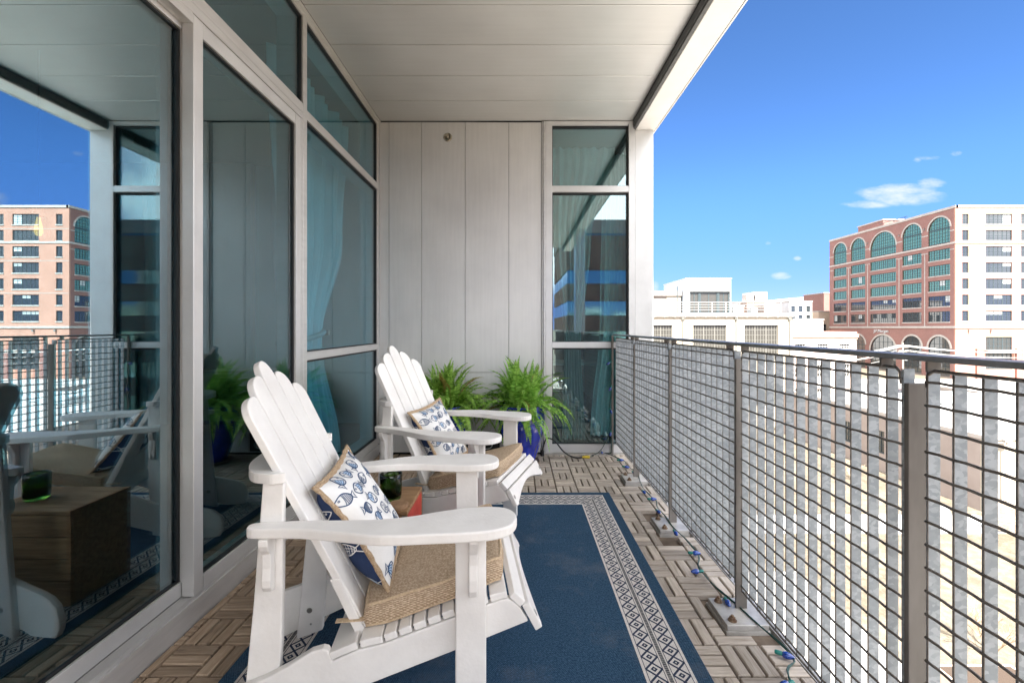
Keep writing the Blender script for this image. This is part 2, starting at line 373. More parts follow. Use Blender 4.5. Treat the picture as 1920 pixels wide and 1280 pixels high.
def ground_mat():
    m, t, b = nt('ground'); L = t.links
    tc = N(t, 'ShaderNodeTexCoord')
    n = N(t, 'ShaderNodeTexNoise', i_Scale=0.12, i_Detail=9, i_Roughness=0.62); L.new(tc.outputs['Object'], n.inputs['Vector'])
    n2 = N(t, 'ShaderNodeTexNoise', i_Scale=2.4, i_Detail=6, i_Roughness=0.7); L.new(tc.outputs['Object'], n2.inputs['Vector'])
    r1 = ramp(t, [(0.35, (.085,.066,.046)), (0.5, (.135,.107,.077)), (0.66, (.20,.163,.12))]); L.new(n.outputs['Fac'], r1.inputs[0])
    r2 = ramp(t, [(0.42, (.045,.040,.018)), (0.62, (.19,.15,.108))]); L.new(n2.outputs['Fac'], r2.inputs[0])
    mx = N(t, 'ShaderNodeMix', data_type='RGBA'); mx.inputs[0].default_value = 0.45
    L.new(r1.outputs[0], mx.inputs[6]); L.new(r2.outputs[0], mx.inputs[7]); L.new(mx.outputs[2], b.inputs['Base Color'])
    b.inputs['Roughness'].default_value = 0.95
    bp = N(t, 'ShaderNodeBump', i_Strength=0.6, i_Distance=0.1); L.new(n2.outputs['Fac'], bp.inputs['Height']); L.new(bp.outputs[0], b.inputs['Normal'])
    return m
M['ground'] = ground_mat()
SKY_STR, SUN_E, EXPO = 0.055, 2.5, 3.5
SKY_AIR, SKY_DUST, SKY_OZ = 0.30, 0.0, 9.0
HORIZON = (.45, .31, .35)
CLOUD = (1.75, 1.8, 1.9)
FILL_BANK = 8.6  # brightness of the unseen cloud bank added as fill light
# ------------------------------------------------------------------ the balcony shell
D = 4.14                                   # end wall distance
XL, XR = -1.259, 0.975                     # deck edges
CE = 3.03                                  # soffit height
EN = -2.4                                  # unseen balcony end behind the viewpoint, left open to add frontal fill light
ER = -2.38  # unseen roof and beam end, set to hold back direct sun
POSTS = [-2.22, -1.41, -0.60, 0.215, 1.03, 1.842, 2.654, 3.466]
tag(box('balcony_slab', M['substrate'], -1.42, 1.0, EN, D+0.05, -0.30, -0.026), kind='structure')

def in_plate(x0, x1, y0, y1):
    for p in POSTS:
        if x1 > 0.80 and y0 < p + 0.085 and y1 > p - 0.125: return True
    return False
def make_deck():
    rng = random.Random(4); mb = MB(); B = 0.15
    def slat(x0, x1, y0, y1, along_x):
        x0 = max(x0, XL+.002); x1 = min(x1, XR)
        if x1 - x0 < .012 or y1 - y0 < .012: return
        if in_plate(x0, x1, y0, y1):
            if x0 < 0.74 and along_x: x1 = 0.785
            else: return
        g = .0042; c = .003; dz = rng.uniform(-.0012, .0012)
        x0 += g; x1 -= g; y0 += g; y1 -= g
        z0, z1, z2 = -.022, -.0035+dz, dz
        vs = [(x0,y0,z0),(x1,y0,z0),(x1,y1,z0),(x0,y1,z0),(x0,y0,z1),(x1,y0,z1),(x1,y1,z1),(x0,y1,z1),
              (x0+c,y0+c,z2),(x1-c,y0+c,z2),(x1-c,y1-c,z2),(x0+c,y1-c,z2)]
        fs = [(0,1,5,4),(1,2,6,5),(2,3,7,6),(3,0,4,7),(4,5,9,8),(5,6,10,9),(6,7,11,10),(7,4,8,11),(8,9,10,11)]
        def uv(i):
            x, y, z = vs[i]
            return (x, y + z) if along_x else (y, x + z)
        mb.add(vs, fs, 0, [[uv(i) for i in f] for f in fs])
    ix0, iy0 = -12, -2
    for i in range(ix0, 9):
        for j in range(-18, 30):
            bx = 0.428 - 0.45 + i*B; by = -0.002 + j*B
            if bx > XR or bx + B < XL or by > D - .02: continue
            if by < EN: continue
            horiz = (i + j) % 2 == 0
            for k in range(3):
                w = B/3
                if horiz: slat(bx, bx+B, by+k*w, min(by+(k+1)*w, D-.012), True)
                else: slat(bx+k*w, bx+(k+1)*w, by, min(by+B, D-.012), False)
    return mb.build('deck_floor', M['deck_wood'])
tag(make_deck(), kind='structure')
tag(box('deck_edge_kerb', M['plate'], XR+.002, XR+.03, EN, D-.005, -.30, -.004), kind='structure')

# soffit: shallow planks across the balcony
def make_soffit():
    mb = MB(); y = D - .004; P = 0.3725
    while y > -2.36:
        y0 = max(y - P, -2.36)
        a, b = y0 + .0012, y - .0012
        x0, x1 = -1.245, 1.050
        prof = [(a, CE+.012), (a, CE+.002), (a+.004, CE), (b-.004, CE+.0015), (b, CE+.0035), (b, CE+.012)]
        mb.prism(prof, lambda p, q, t: (t, p, q), x0, x1)
        y -= P
    return mb.build('ceiling', M['soffit'])
tag(make_soffit(), kind='structure')
tag(box('ceiling_slab', M['dark_gasket'], -6.5, 1.10, -2.38, 9, CE+.02, CE+.36), kind='structure')

t = thing('fascia_beam', 'long white fascia beam along the outer edge of the balcony ceiling', 'beam', (1.17, ER, 2.952))
MB().box(.0-.089, .0875, 0, D-ER+.28, 0, .45).build('beam_cladding', M['paint_white'], t, bevel=.004)
MB().box(-.118, -.0925, .0, D-ER-.002, .012, .074).box(-.114,-.0915, 0, D-ER-.002, -.0005, .010).build('gasket_channel', M['dark_gasket'], t)
MB().box(.088, .094, 0, D-ER+.28, .012, .05).box(.088, .098, 0, D-ER+.28, -.004, .011).build('drip_edge', M['alu_bright'], t)

t = thing('corner_column', 'square white metal column at the far outer corner beside the tall window', 'column', (1.157, D, 0))
MB().box(-.083, .085, -.004, .28, -.3, 2.949).build('column_cladding', M['alu_bright'], t, bevel=.003)
MB().box(-.0868, -.0832, -.002, .06, 0, 2.949).build('seal_strip', M['gasket'], t)
t2 = thing('corner_column', 'white metal column under the middle of the fascia beam, beside the viewpoint', 'column', (1.157, -.26, 0))
MB().box(-.083, .085, 0, .279, -.3, 2.949).build('column_cladding', M['alu_bright'], t2, bevel=.003)

# end wall of tall metal panels
t = thing('panel_wall', 'grey metal panel wall with vertical seams at the end of the balcony', 'wall', (0, D, 0))
mb = MB()
edges = [-1.262, -1.172, -.874, -.477, -.078, .222]
for i in range(5):
    a, b = edges[i] + .0018, edges[i+1] - .0018
    mb.box(a, b, 0, .05, .742, CE-.008); mb.box(a, b, 0, .05, .012, .7385)
mb.build('panel', M['wall_panel'], t, bevel=.0015)
box('backing', M['gasket'], -1.262, .222, .051, .1, -.3, CE, t)
MB().box(.2235, .2355, -.012, .05, .012, CE-.006).box(.2385, .2565, -.022, .05, .012, CE-.006).build('edge_trim', M['aluminium'], t, bevel=.0015)

sp = thing('sprinkler_head', 'round brass sprinkler head high on the grey panel wall', 'sprinkler', (-.636, D, 2.885))
rot = lambda p, q: (p, q)
mb = MB()
def disc_y(mb, prof, n=24):
    vs = []; fs = []
    for r, y in prof:
        for k in range(n): vs.append((r*math.cos(2*PI*k/n), y, r*math.sin(2*PI*k/n)))
    for i in range(len(prof)-1):
        for k in range(n):
            l = (k+1) % n; fs.append((i*n+k, (i+1)*n+k, (i+1)*n+l, i*n+l))
    fs.append(tuple((len(prof)-1)*n + k for k in range(n)))
    mb.add(vs, fs)
disc_y(mb, [(.040,-.001),(.038,-.006),(.026,-.010),(.024,-.004)]); mb.build('escutcheon', M['brass'], sp, smooth=True)
mb = MB(); disc_y(mb, [(.013,-.004),(.013,-.022),(.009,-.026),(.009,-.034),(.006,-.04)], 16)
mb.tube([(-.012,-.024,0),(-.013,-.04,0),(-.004,-.052,0)], .0025, 6); mb.tube([(.012,-.024,0),(.013,-.04,0),(.004,-.052,0)], .0025, 6)
disc_y(mb, [(.004,-.050),(.016,-.052),(.016,-.054)], 16); mb.build('nozzle', M['brass'], sp)

# tall window right of the panels
w = thing('tall_window', 'tall narrow three-pane window with silver frame in the end wall', 'window', (0, D, 0))
mb = MB()
mb.box(.258, .3165, -.022, .06, .012, CE-.006)                 # left jamb
mb.box(1.013, 1.0685, -.022, .06, .012, CE-.006)               # right jamb
for z0, z1 in ((2.991, CE-.006), (2.382, 2.438), (.965, 1.0185), (.014, .088)):
    mb.box(.3167, 1.0128, -.0205, .06, z0, z1)
mb.build('frame', M['alu_bright'], w, bevel=.002)
mb = MB()
for z0, z1 in ((2.438, 2.991), (1.0185, 2.382), (.088, .965)):
    mb.box(.3167, .3245, .004, .05, z0, z1); mb.box(1.001, 1.0128, .004, .05, z0, z1)
    mb.box(.3245, 1.001, .004, .05, z1-.014, z1); mb.box(.3245, 1.001, .004, .05, z0, z0+.006)
mb.build('gasket', M['gasket'], w)
for z0, z1 in ((2.438, 2.991), (1.0185, 2.382), (.088, .965)):
    box('pane', M['glass_back'], .318, 1.011, .022, .030, z0+.001, z1-.001, w)
box('sill', M['concrete'], .24, 1.07, -.035, .0, -.024, .011, w)

# glazed side wall with its sliding door
g = thing('window_wall', 'floor to ceiling glass wall with silver frames and sliding door', 'glass wall', (0, 0, 0))
XF = -1.26
mb = MB()
def mull(y0, y1): mb.box(-1.42, XF, y0, y1, .0955, CE-.002)
mull(2.671, 2.718); mull(4.088, D-.002); mull(.50, .555); mull(-1.02, -.965); mull(EN, EN+.06)
mb.build('mullion', M['aluminium'], g, bevel=.002)
mb = MB()
mb.box(-1.42, XF-.001, .556, 2.670, 2.375, 2.412); mb.box(-1.42, XF-.001, .556, 2.670, 2.4135, 2.467)
for a, b in ((EN+.0605, -1.0205), (-.9645, .4995)):
    for z0, z1 in ((2.395, 2.452), (.953, 1.003), (.0965, .150), (2.985, CE-.003)): mb.box(-1.42, XF-.001, a, b, z0, z1)
mb.box(-1.42, XF-.001, 2.7185, 4.0875, 2.395, 2.452)
mb.box(-1.42, XF-.001, 2.7185, 4.0875, .953, 1.003); mb.box(-1.42, XF-.001, 2.7185, 4.0875, .0965, .150)
for a, b in ((.556, 2.670), (2.7185, 4.0875)): mb.box(-1.42, XF-.001, a, b, 2.985, CE-.003)
mb.box(-1.262, -1.246, EN, D-.004, 3.012, CE-.001)
mb.build('transom', M['aluminium'], g, bevel=.002)
mb = MB()
mb.box(-1.42, -1.2680, EN, D-.001, -.03, .095); mb.box(-1.2675, -1.2592, EN, D-.001, -.03, .086)
for k in range(9):
    x = -1.3085 + k*.0043
    mb.box(x, x+.0024, .556, 1.766, .0952, .1005)
mb.box(-1.2705, -1.2682, EN, 4.0, .0952, .1015)
mb.build('sill_track', M['aluminium'], g, bevel=.0012)
mb = MB()
for a, b, z0, z1 in ((.556, 2.670, 2.468, 2.984), (2.7185, 4.0875, 2.453, 2.984), (2.7185, 4.0875, 1.004, 2.394), (2.7185, 4.0875, .151, .952)):
    mb.box(-1.300, -1.270, a+.0005, a+.012, z0, z1); mb.box(-1.300, -1.270, b-.012, b-.0005, z0, z1)
    mb.box(-1.300, -1.270, a+.012, b-.012, z1-.012, z1-.0005); mb.box(-1.300, -1.270, a+.012, b-.012, z0+.0005, z0+.006)
mb.build('gasket', M['gasket'], g)
for a, b, z0, z1 in tuple((a_, b_, z0, z1) for a_, b_ in ((EN+.061, -1.021), (-.964, .499)) for z0, z1 in ((2.453, 2.984), (1.004, 2.394), (.151, .952))) + ((.557, 2.669, 2.469, 2.983), (2.719, 4.087, 2.454, 2.983), (2.719, 4.087, 1.005, 2.393), (2.719, 4.087, .152, .951)):
    box('pane', M['glass'], -1.289, -1.281, a, b, z0, z1, g)
def sliding(x0, x1, y0, y1, zb, zt, gm='glass'):
    d = MB()
    d.box(x0, x1, y0, y0+.054, .1012, 2.372); d.box(x0, x1, y1-.054, y1, .1012, 2.372)
    d.box(x0+.002, x1-.001, y0+.0562, y1-.0562, .1012, zb); d.box(x0+.002, x1-.001, y0+.0562, y1-.0562, zt, 2.371)
    o = d.build('sliding_door', M['alu_bright'], g, bevel=.002)
    xm = (x0+x1)/2
    q = MB()
    q.box(xm-.012, xm+.012, y0+.0562, y0+.066, zb, zt); q.box(xm-.012, xm+.012, y1-.066, y1-.0562, zb, zt)
    q.box(xm-.012, xm+.012, y0+.066, y1-.066, zb, zb+.006); q.box(xm-.012, xm+.012, y0+.066, y1-.066, zt-.008, zt)
    q.build('gasket', M['gasket'], o)
    box('pane', M[gm], xm-.004, xm+.004, y0+.060, y1-.060, zb+.002, zt-.002, o)
    return o
sliding(-1.3080, -1.2625, 1.768, 2.640, .156, 2.31)
sliding(-1.3555, -1.3100, .62, 1.830, .158, 2.315, 'glass_coated')
mb = MB(); mb.box(-1.3095, -1.2625, .556, 1.767, 2.335, 2.3745); mb.box(-1.308, -1.2625, 2.6405, 2.6705, .0957, 2.3745)
mb.build('head_track', M['aluminium'], g, bevel=.0015)

# rooms seen through the glass
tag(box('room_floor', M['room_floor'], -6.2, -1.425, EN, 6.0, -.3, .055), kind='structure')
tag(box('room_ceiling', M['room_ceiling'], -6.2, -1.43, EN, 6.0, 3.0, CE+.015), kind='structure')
tag(box('room_wall', M['room_wall'], -3.0, -1.425, 5.2, 5.3, .056, 2.999), kind='structure')  # far wall, pale piece: its lit, glass-tinted look is put into the colour
tag(box('room_wall_dark', M['room_dark'], -6.2, -3.002, 5.1, 5.3, .056, 2.999), kind='structure')  # rest of the far wall, coloured dark to stand in for its unlit part
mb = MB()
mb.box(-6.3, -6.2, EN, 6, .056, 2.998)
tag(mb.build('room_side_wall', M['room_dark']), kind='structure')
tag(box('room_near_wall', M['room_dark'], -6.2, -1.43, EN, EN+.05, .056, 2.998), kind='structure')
t = thing('room_partition', 'dark pier standing inside the room behind the curtained glass', 'partition', (-2.3, 4.55, .055))
MB().box(-.12, .12, 0, .5, 0, 2.94).build('pier', M['room_dark'], t, bevel=.004)
MB().box(-.135, .135, -.012, .0, 0, .09).build('skirting', M['room_wall'], t, bevel=.003)
pd = thing('pendant_lamp', 'glowing orange caged pendant lamp hanging inside behind the nearest glass pane', 'lamp', (-3.2, 3.03, 1.74))
mb = MB(); mb.tube([(0,0,.20), (0,0,1.26)], .005, 6); mb.build('cable', M['black_rubber'], pd)
mb = MB(); mb.lathe([(.02,.20),(.03,.18),(.035,.15),(.03,.145)], 14); mb.build('lamp_holder', M['brass'], pd)
mb = MB()
for k in range(8):
    a = 2*PI*k/8; mb.tube([(.033*math.cos(a), .033*math.sin(a), .15), (.05*math.cos(a), .05*math.sin(a), .10), (.05*math.cos(a), .05*math.sin(a), .02), (.025*math.cos(a), .025*math.sin(a), -.01)], .002, 5)
mb.build('cage', M['frame_dark'], pd)
gm, gt, gb = nt('filament_glow'); gb.inputs['Base Color'].default_value = (.9,.4,.1,1); gb.inputs['Emission Color'].default_value = (1,.30,.05,1); gb.inputs['Emission Strength'].default_value = .35
mb = MB(); mb.lathe([(.0,.02),(.014,.025),(.022,.045),(.02,.085),(.012,.125),(.010,.145)], 16); mb.build('bulb', gm, pd, smooth=True)
t = thing('sideboard', 'low yellow green sideboard against the far wall inside the room', 'sideboard', (-2.95, 4.95, .055))
mm = mat('olive', (.30,.30,.06), (.36,.36,.09), 3, 0.6)
MB().box(-.45, .45, -.22, .22, .12, .62).build('carcass', mm, t, bevel=.008)
MB().box(-.47, .47, -.24, .24, .622, .645).build('top', M['crate_wood'], t, bevel=.004)
for sx in (-1, 1):
    for sy in (-1, 1): MB().box(sx*.4-.02, sx*.4+.02, sy*.18-.02, sy*.18+.02, 0, .119).build('leg', M['crate_wood'], t)

def curtain_sheet(name, lab, rows, m, amp=.03, pl=14, ax='y', grp=None):
    """rows: (z, start, end, offset); pleats run vertically"""
    n = pl*8; mb = MB(); nr = 40
    def row(z):
        for a, b in zip(rows, rows[1:]):
            if b[0] <= z <= a[0]:
                f = (a[0]-z)/(a[0]-b[0]); f = f*f*(3-2*f)
                return [a[i]+(b[i]-a[i])*f for i in range(1, 4)]
        return rows[-1][1:]
    z0, z1 = rows[0][0], rows[-1][0]
    for side in (0, 1):
        vs = []
        for i in range(nr+1):
            z = z0 + (z1-z0)*i/nr; s0, s1, off = row(z)
            for k in range(n+1):
                u = k/n; ph = u*pl*2*PI
                d = amp*(math.sin(ph + .7*math.sin(z*1.7+u*5)) + .35*math.sin(ph*.53+z)) * (.55+.45*abs(math.sin(u*9+1)))
                p = s0 + (s1-s0)*u
                q = off + d + side*.003
                vs.append((q, p, z) if ax == 'y' else (p, q, z))
        fs = [(i*(n+1)+k, i*(n+1)+k+1, (i+1)*(n+1)+k+1, (i+1)*(n+1)+k) for i in range(nr) for k in range(n)]
        mb.add(vs, fs)
    return tag(mb.build(name, m, smooth=True), lab, 'curtain', grp)
G = 'curtains hanging behind the glass'
curtain_sheet('curtain', 'grey curtain gathered to a tieback behind the side glass wall', [(2.95, 2.86, 4.18, -1.56), (1.9, 2.91, 4.0, -1.56), (1.08, 3.06, 3.62, -1.58), (.07, 2.90, 4.02, -1.57)], M['curtain'], .05, 10, 'y', G)
t = thing('curtain_tie', 'fabric band gathering the grey curtain behind the side glass', 'tieback', (-1.57, 3.32, 1.08))
mb = MB(); mb.tube([(.075*math.cos(a), .31*math.sin(a), .04*math.sin(a)) for a in [2*PI*k/28 for k in range(28)]], .02, 8, closed=True); mb.build('band', M['curtain_grey'], t, smooth=True)
MB().box(-.06, .06, .305, .33, .01, .05).build('wall_hook', M['brass'], t)

# room behind the tall window
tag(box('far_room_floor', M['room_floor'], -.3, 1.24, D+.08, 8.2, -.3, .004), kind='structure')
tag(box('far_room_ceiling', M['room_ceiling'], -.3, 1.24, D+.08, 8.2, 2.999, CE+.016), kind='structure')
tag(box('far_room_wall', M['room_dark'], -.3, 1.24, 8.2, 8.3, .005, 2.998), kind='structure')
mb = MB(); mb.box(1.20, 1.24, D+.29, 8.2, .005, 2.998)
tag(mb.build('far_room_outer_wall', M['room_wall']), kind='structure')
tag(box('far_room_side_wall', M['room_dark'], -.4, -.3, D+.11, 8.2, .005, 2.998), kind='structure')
G = 'curtains hanging behind the glass'
curtain_sheet('curtain', 'grey green curtain swept diagonally behind the upper tall window', [(2.9, .34, .95, 4.42), (2.0, .36, .72, 4.42), (1.0, .46, .62, 4.43), (.06, .44, .66, 4.43)], M['curtain_grey'], .03, 7, 'x', G)
curtain_sheet('curtain', 'pale green curtain hanging in pleats at the outer side of the tall window', [(2.9, .86, 1.12, 4.58), (1.2, .84, 1.10, 4.58), (.06, .74, 1.06, 4.58)], M['curtain'], .035, 6, 'x', G)
t = thing('desk', 'narrow desk standing inside behind the tall window', 'desk', (.72, 5.35, .004))
MB().box(-.42, .42, -.25, .25, .72, .75).build('tabletop', M['white_wall'], t, bevel=.003)
for sx in (-1, 1):
    for sy in (-1, 1): MB().box(sx*.38-.015, sx*.38+.015, sy*.21-.015, sy*.21+.015, 0, .719).build('leg', M['frame_dark'], t)

# ------------------------------------------------------------------ railing
XG = 0.889
rl = thing('railing', 'galvanised steel grating balcony railing with dark flat handrail', 'railing', (0, 0, 0))
box('handrail', M['rail_steel'], .868, .930, EN-.05, 4.128, 1.0775, 1.0900, rl, bevel=.0025)
def rail_post(y):
    o = MB().box(XG, XG+.045, y, y+.012, .0, 1.023).build('post', M['steel'], rl, bevel=.0015)
    if 0: pass
    pl = MB().box(.805, .965, y-.105, y+.075, -.012, .010).build('base_plate', M['plate'], o, bevel=.002)
    MB().box(.80, .97, y-.11, y+.08, -.026, -.0125).build('grout_pad', M['concrete'], o)
    for by in (-.075, .048):
        mb = MB(); c = (.838, y+by, .010)
        mb.lathe([(.0165, 0), (.0165, .003)], 20, c=c); mb.lathe([(.0125, .0032), (.0125, .012), (.0108, .0135)], 6, c=c); mb.lathe([(.006, .0137), (.006, .020), (.0045, .0215)], 12, c=c)
        mb.build('bolt', M['rust'], o)
    for dy in (-.052, .072):
        MB().box(XG-.004, XG+.026, y+dy, y+dy+.006, 1.054, 1.0772).build('bracket', M['steel'], o, bevel=.001)
    return o
for y in POSTS[1:]: rail_post(y)
MB().box(.853, .870, 4.098, 4.118, -.02, 1.0772).build('wall_post', M['steel'], rl, bevel=.001)
def grating(y0, y1, seed):
    rng = random.Random(seed); mb = MB()
    n = int(round((y1-y0)/.0585)); p = (y1-y0)/n
    for k in range(n+1):
        y = y0 + k*p
        mb.box(XG, XG+.0265, y, y+.0048, .105, 1.0545)
    o = mb.build('grating_panel', M['galv'], rl, bevel=.0)
    mb = MB()
    for k in range(19):
        z = 1.032 - k*.0503
        pts = []; m_ = int((y1-y0+.047)/.0146)
        for i in range(m_+1):
            y = y0-.042 + (y1-y0+.047)*i/m_
            pts.append((XG-.0012+.0006*math.sin(i*1.6), y, z+.0008*math.sin(i*1.57)))
        mb.tube(pts, .0032, 6)
    # top and bottom edge bars, rounded over at both ends
    mb.tube([(XG+.003, y0-.036, 1.02), (XG+.003, y0-.034, 1.046), (XG+.003, y0-.022, 1.0565), (XG+.003, y1-.010, 1.0565), (XG+.003, y1+.004, 1.046), (XG+.003, y1+.006, 1.02)], .0038, 6)
    mb.tube([(XG+.003, y0-.004, .105), (XG+.003, y1+.006, .105)], .0038, 6)
    for k in range(n+1):
        mb.tube([(XG-.0005, y0+k*p+.0005, .105), (XG-.0005, y0+k*p+.0005, 1.052)], .0016, 5)
    mb.build('cross_rods', M['rod'], o, smooth=True)
    mb = MB(); mb.box(XG+.001, XG+.0275, y0-.0445, y0-.038, .105, 1.0545); mb.build('lug', M['galv'], o, bevel=.001)
    return o
for i, y in enumerate(POSTS[:-1]): grating(y+.059, POSTS[i+1]-.049, i)
grating(POSTS[-1]+.059, 4.085, 9)

# ------------------------------------------------------------------ rug
def make_rug():
    x0, x1, y0, y1 = -.968, .637, .853, 3.153
    mb = MB(); th = .007
    # body with a softly rounded edge
    pr = [(0,0),(0,.004),(.003,.0065),(.008,th)]
    rings = []
    for d, z in pr: rings.append([(x0+d,y0+d,z),(x1-d,y0+d,z),(x1-d,y1-d,z),(x0+d,y1-d,z)])
    vs = [p for r in rings for p in r]; fs = []
    for i in range(len(pr)-1):
        for k in range(4):
            l = (k+1) % 4; fs.append((i*4+k, i*4+l, (i+1)*4+l, (i+1)*4+k))
    fs.append((12,13,14,15)); mb.add(vs, fs, 0)
    def frame(d0, d1, z, m):
        a = [(x0+d0,y0+d0),(x1-d0,y0+d0),(x1-d0,y1-d0),(x0+d0,y1-d0)]; b = [(x0+d1,y0+d1),(x1-d1,y0+d1),(x1-d1,y1-d1),(x0+d1,y1-d1)]
        vs = [(p[0],p[1],z) for p in a+b]
        mb.add(vs, [(k, (k+1)%4, 4+(k+1)%4, 4+k) for k in range(4)], m)
    e = .055; W = .164
    Z1, Z2 = th+.0006, th+.0011
    frame(e, e+W, Z1, 1)
    frame(e+.010, e+.0125, Z2, 2); frame(e+W-.0125, e+W-.010, Z2, 2)
    frame(e+.068, e+.0705, Z2, 2); frame(e+W-.0705, e+W-.068, Z2, 2)
    frame(e+.0755, e+W-.0755, Z2, 3)
    # diamond chains
    def chain(pt, length, n, wd):
        p = length/n; t_ = .0070
        for i in range(n):
            s0 = i*p
            def para(sa, ta, sb, tb, z, m):
                L_ = math.hypot(sb-sa, tb-ta); ux, uy = (sb-sa)/L_, (tb-ta)/L_; hx, hy = -uy*t_/2, ux*t_/2
                mb.add([pt(sa+hx, ta+hy, z), pt(sa-hx, ta-hy, z), pt(sb-hx, tb-hy, z), pt(sb+hx, tb+hy, z)], [(0,1,2,3)], m)
            para(s0, .0, s0+p, wd, Z2, 2); para(s0, wd, s0+p, .0, Z2+.0002, 2)
            # cream heart of the next diamond holds a small navy lozenge
            c = s0 + p; k1, k2 = .30, .30
            if i < n-1: mb.add([pt(c-p*.22, wd/2, Z2), pt(c, wd/2-wd*.22, Z2), pt(c+p*.22, wd/2, Z2), pt(c, wd/2+wd*.22, Z2)], [(0,1,2,3)], 2)
            if i < n-1: mb.add([pt(c-p*.07, wd/2, Z2+.0004), pt(c, wd/2-wd*.07, Z2+.0004), pt(c+p*.07, wd/2, Z2+.0004), pt(c, wd/2+wd*.07, Z2+.0004)], [(0,1,2,3)], 1)
    for off in (e+.0125, e+W-.068):
        wd = .0555
        Lx = x1-x0-2*off; Ly = y1-y0-2*off
        nx, ny = round(Lx/.0565), round(Ly/.0565)
        chain(lambda s_, t_, z: (x1-off-t_, y0+off+s_, z), Ly, ny, wd)
        chain(lambda s_, t_, z: (x0+off+t_, y0+off+s_, z), Ly, ny, wd)
        chain(lambda s_, t_, z: (x0+off+s_, y1-off-t_, z), Lx, nx, wd)
        chain(lambda s_, t_, z: (x0+off+s_, y0+off+t_, z), Lx, nx, wd)
    o = mb.build('rug', [M['rug_blue'], M['rug_cream'], M['rug_navy'], M['rug_grey']])
    # faces are all meant to look up
    for p in o.data.polygons:
        if p.normal.z < -.5: p.flip()
    return tag(o, 'flat woven blue rug with cream diamond border on the deck', 'rug')
make_rug()

# ------------------------------------------------------------------ string lights and cord
def catmull(pts, k=8):
    out = []; P = [Vector(p) for p in pts]; P = [2*P[0]-P[1]] + P + [2*P[-1]-P[-2]]
    for i in range(1, len(P)-2):
        for j in range(k):
            t = j/k; a, b, c, d = P[i-1:i+3]
            out.append(.5*((2*b) + (c-a)*t + (2*a-5*b+4*c-d)*t*t + (3*b-a-3*c+d)*t**3))
    out.append(P[-2]); return out
sl = thing('string_lights', 'string of blue christmas bulbs on green wire along the foot of the railing', 'string lights', (0, 0, 0))
def atf(px, py, z=.016):
    y = 850*(H-z)/(py-614); return Vector(((px-970)*y/850, y, z))
bul = [((1128,847),(-.3,-1)),((1163,862),(1,-.3)),((1173,874),(1,-.5)),((1187,884),(.2,-1)),((1205.5,920),(.1,-1)),((1222,935),(1,-.1)),((1232,956),(.1,-1)),
       ((1264,995),(0,-1)),((1301,1035.5),(1,-.2)),((1307,1070),(-1,-.15)),((1359,1122),(-.1,-1)),((1469,1222),(1,-.6)),((1472,1279),(-1,-.3))]
wp = [(.50, 4.10, .30), (.60, 4.09, .10)]
wp = []
rng = random.Random(2)
def bulb(p, d):
    d = Vector(d).normalized(); q = d.to_track_quat('Z', 'Y').to_matrix().to_4x4(); MT = Matrix.Translation(p) @ q
    def tr(mb): mb.v = [tuple(MT @ Vector(v)) for v in mb.v]; return mb
    mb = MB(); mb.lathe([(.003,.012),(.009,.015),(.0118,.024),(.011,.033),(.0075,.043),(.0038,.050),(.001,.053)], 14)
    for k in range(7): pass
    b = tr(mb).build('bulb', M['blue_bulb'], sl, smooth=True)
    mb = MB(); mb.lathe([(.005,-.010),(.0068,-.007),(.0076,.0),(.0076,.012),(.006,.015)], 14)
    tr(mb).build('socket', M['socket'], b, smooth=True)
path = []
# loops up the window jamb first, then along the deck
up = [(.842, 4.085, .84), (.846, 4.075, .62), (.832, 4.08, .42), (.842, 4.085, .22), (.842, 4.07, .03)]
for p, d in zip(up[:4], ((-1, -.3, -.5), (-.6, -.5, -.8), (.3, -.6, -.8), (-.2, -.5, -.8))): bulb(Vector(p), d)
path += up
for (px, py), d in bul:
    p = atf(px, py); path.append(p + Vector((.02, .01, -.004)))
    bulb(p + Vector((-d[0]*.02, .0, 0)) , (d[0], d[1], rng.uniform(-.05, .08)))
path.append(Vector((.80, 1.2, .012)))
mb = MB(); cp = catmull(path, 7)
cp = [Vector((p.x + .004*math.sin(i*.9), p.y + .004*math.cos(i*1.3), max(p.z, .006))) for i, p in enumerate(cp)]
mb.tube(cp, .0026, 6); mb.tube([p + Vector((.004*math.sin(i*.8), .003*math.cos(i*.8), .003)) for i, p in enumerate(cp)], .0024, 6)
mb.build('wire', M['wire'], sl, smooth=True)

c = thing('extension_cord', 'black extension cord looping out from behind the blue pot', 'cord', (0, 0, 0))
mb = MB(); mb.tube(catmull([(.225, 4.07, .012), (.232, 4.06, .08), (.262, 4.03, .165), (.33, 4.00, .15), (.41, 3.98, .06), (.50, 3.98, .012), (.575, 3.985, .012)], 8), .0062, 8); mb.build('flex', M['black_rubber'], c, smooth=True)
mb = MB(); mb.tube([(.57, 3.985, .014), (.59, 3.985, .014), (.592, 3.985, .014), (.635, 3.985, .014)], [.008, .009, .0125, .0125], 10); mb.build('connector', M['yellow'], c)
mb = MB(); mb.tube(catmull([(.635, 3.985, .014), (.68, 4.03, .02), (.76, 4.08, .06), (.842, 4.085, .22)], 8), .003, 6); mb.build('lead', M['wire'], c, smooth=True)
MB().lathe([(.016, 0), (.016, .045), (.010, .055)], 12, c=(.225, 4.07, .0)).build('plug', M['black_rubber'], c)
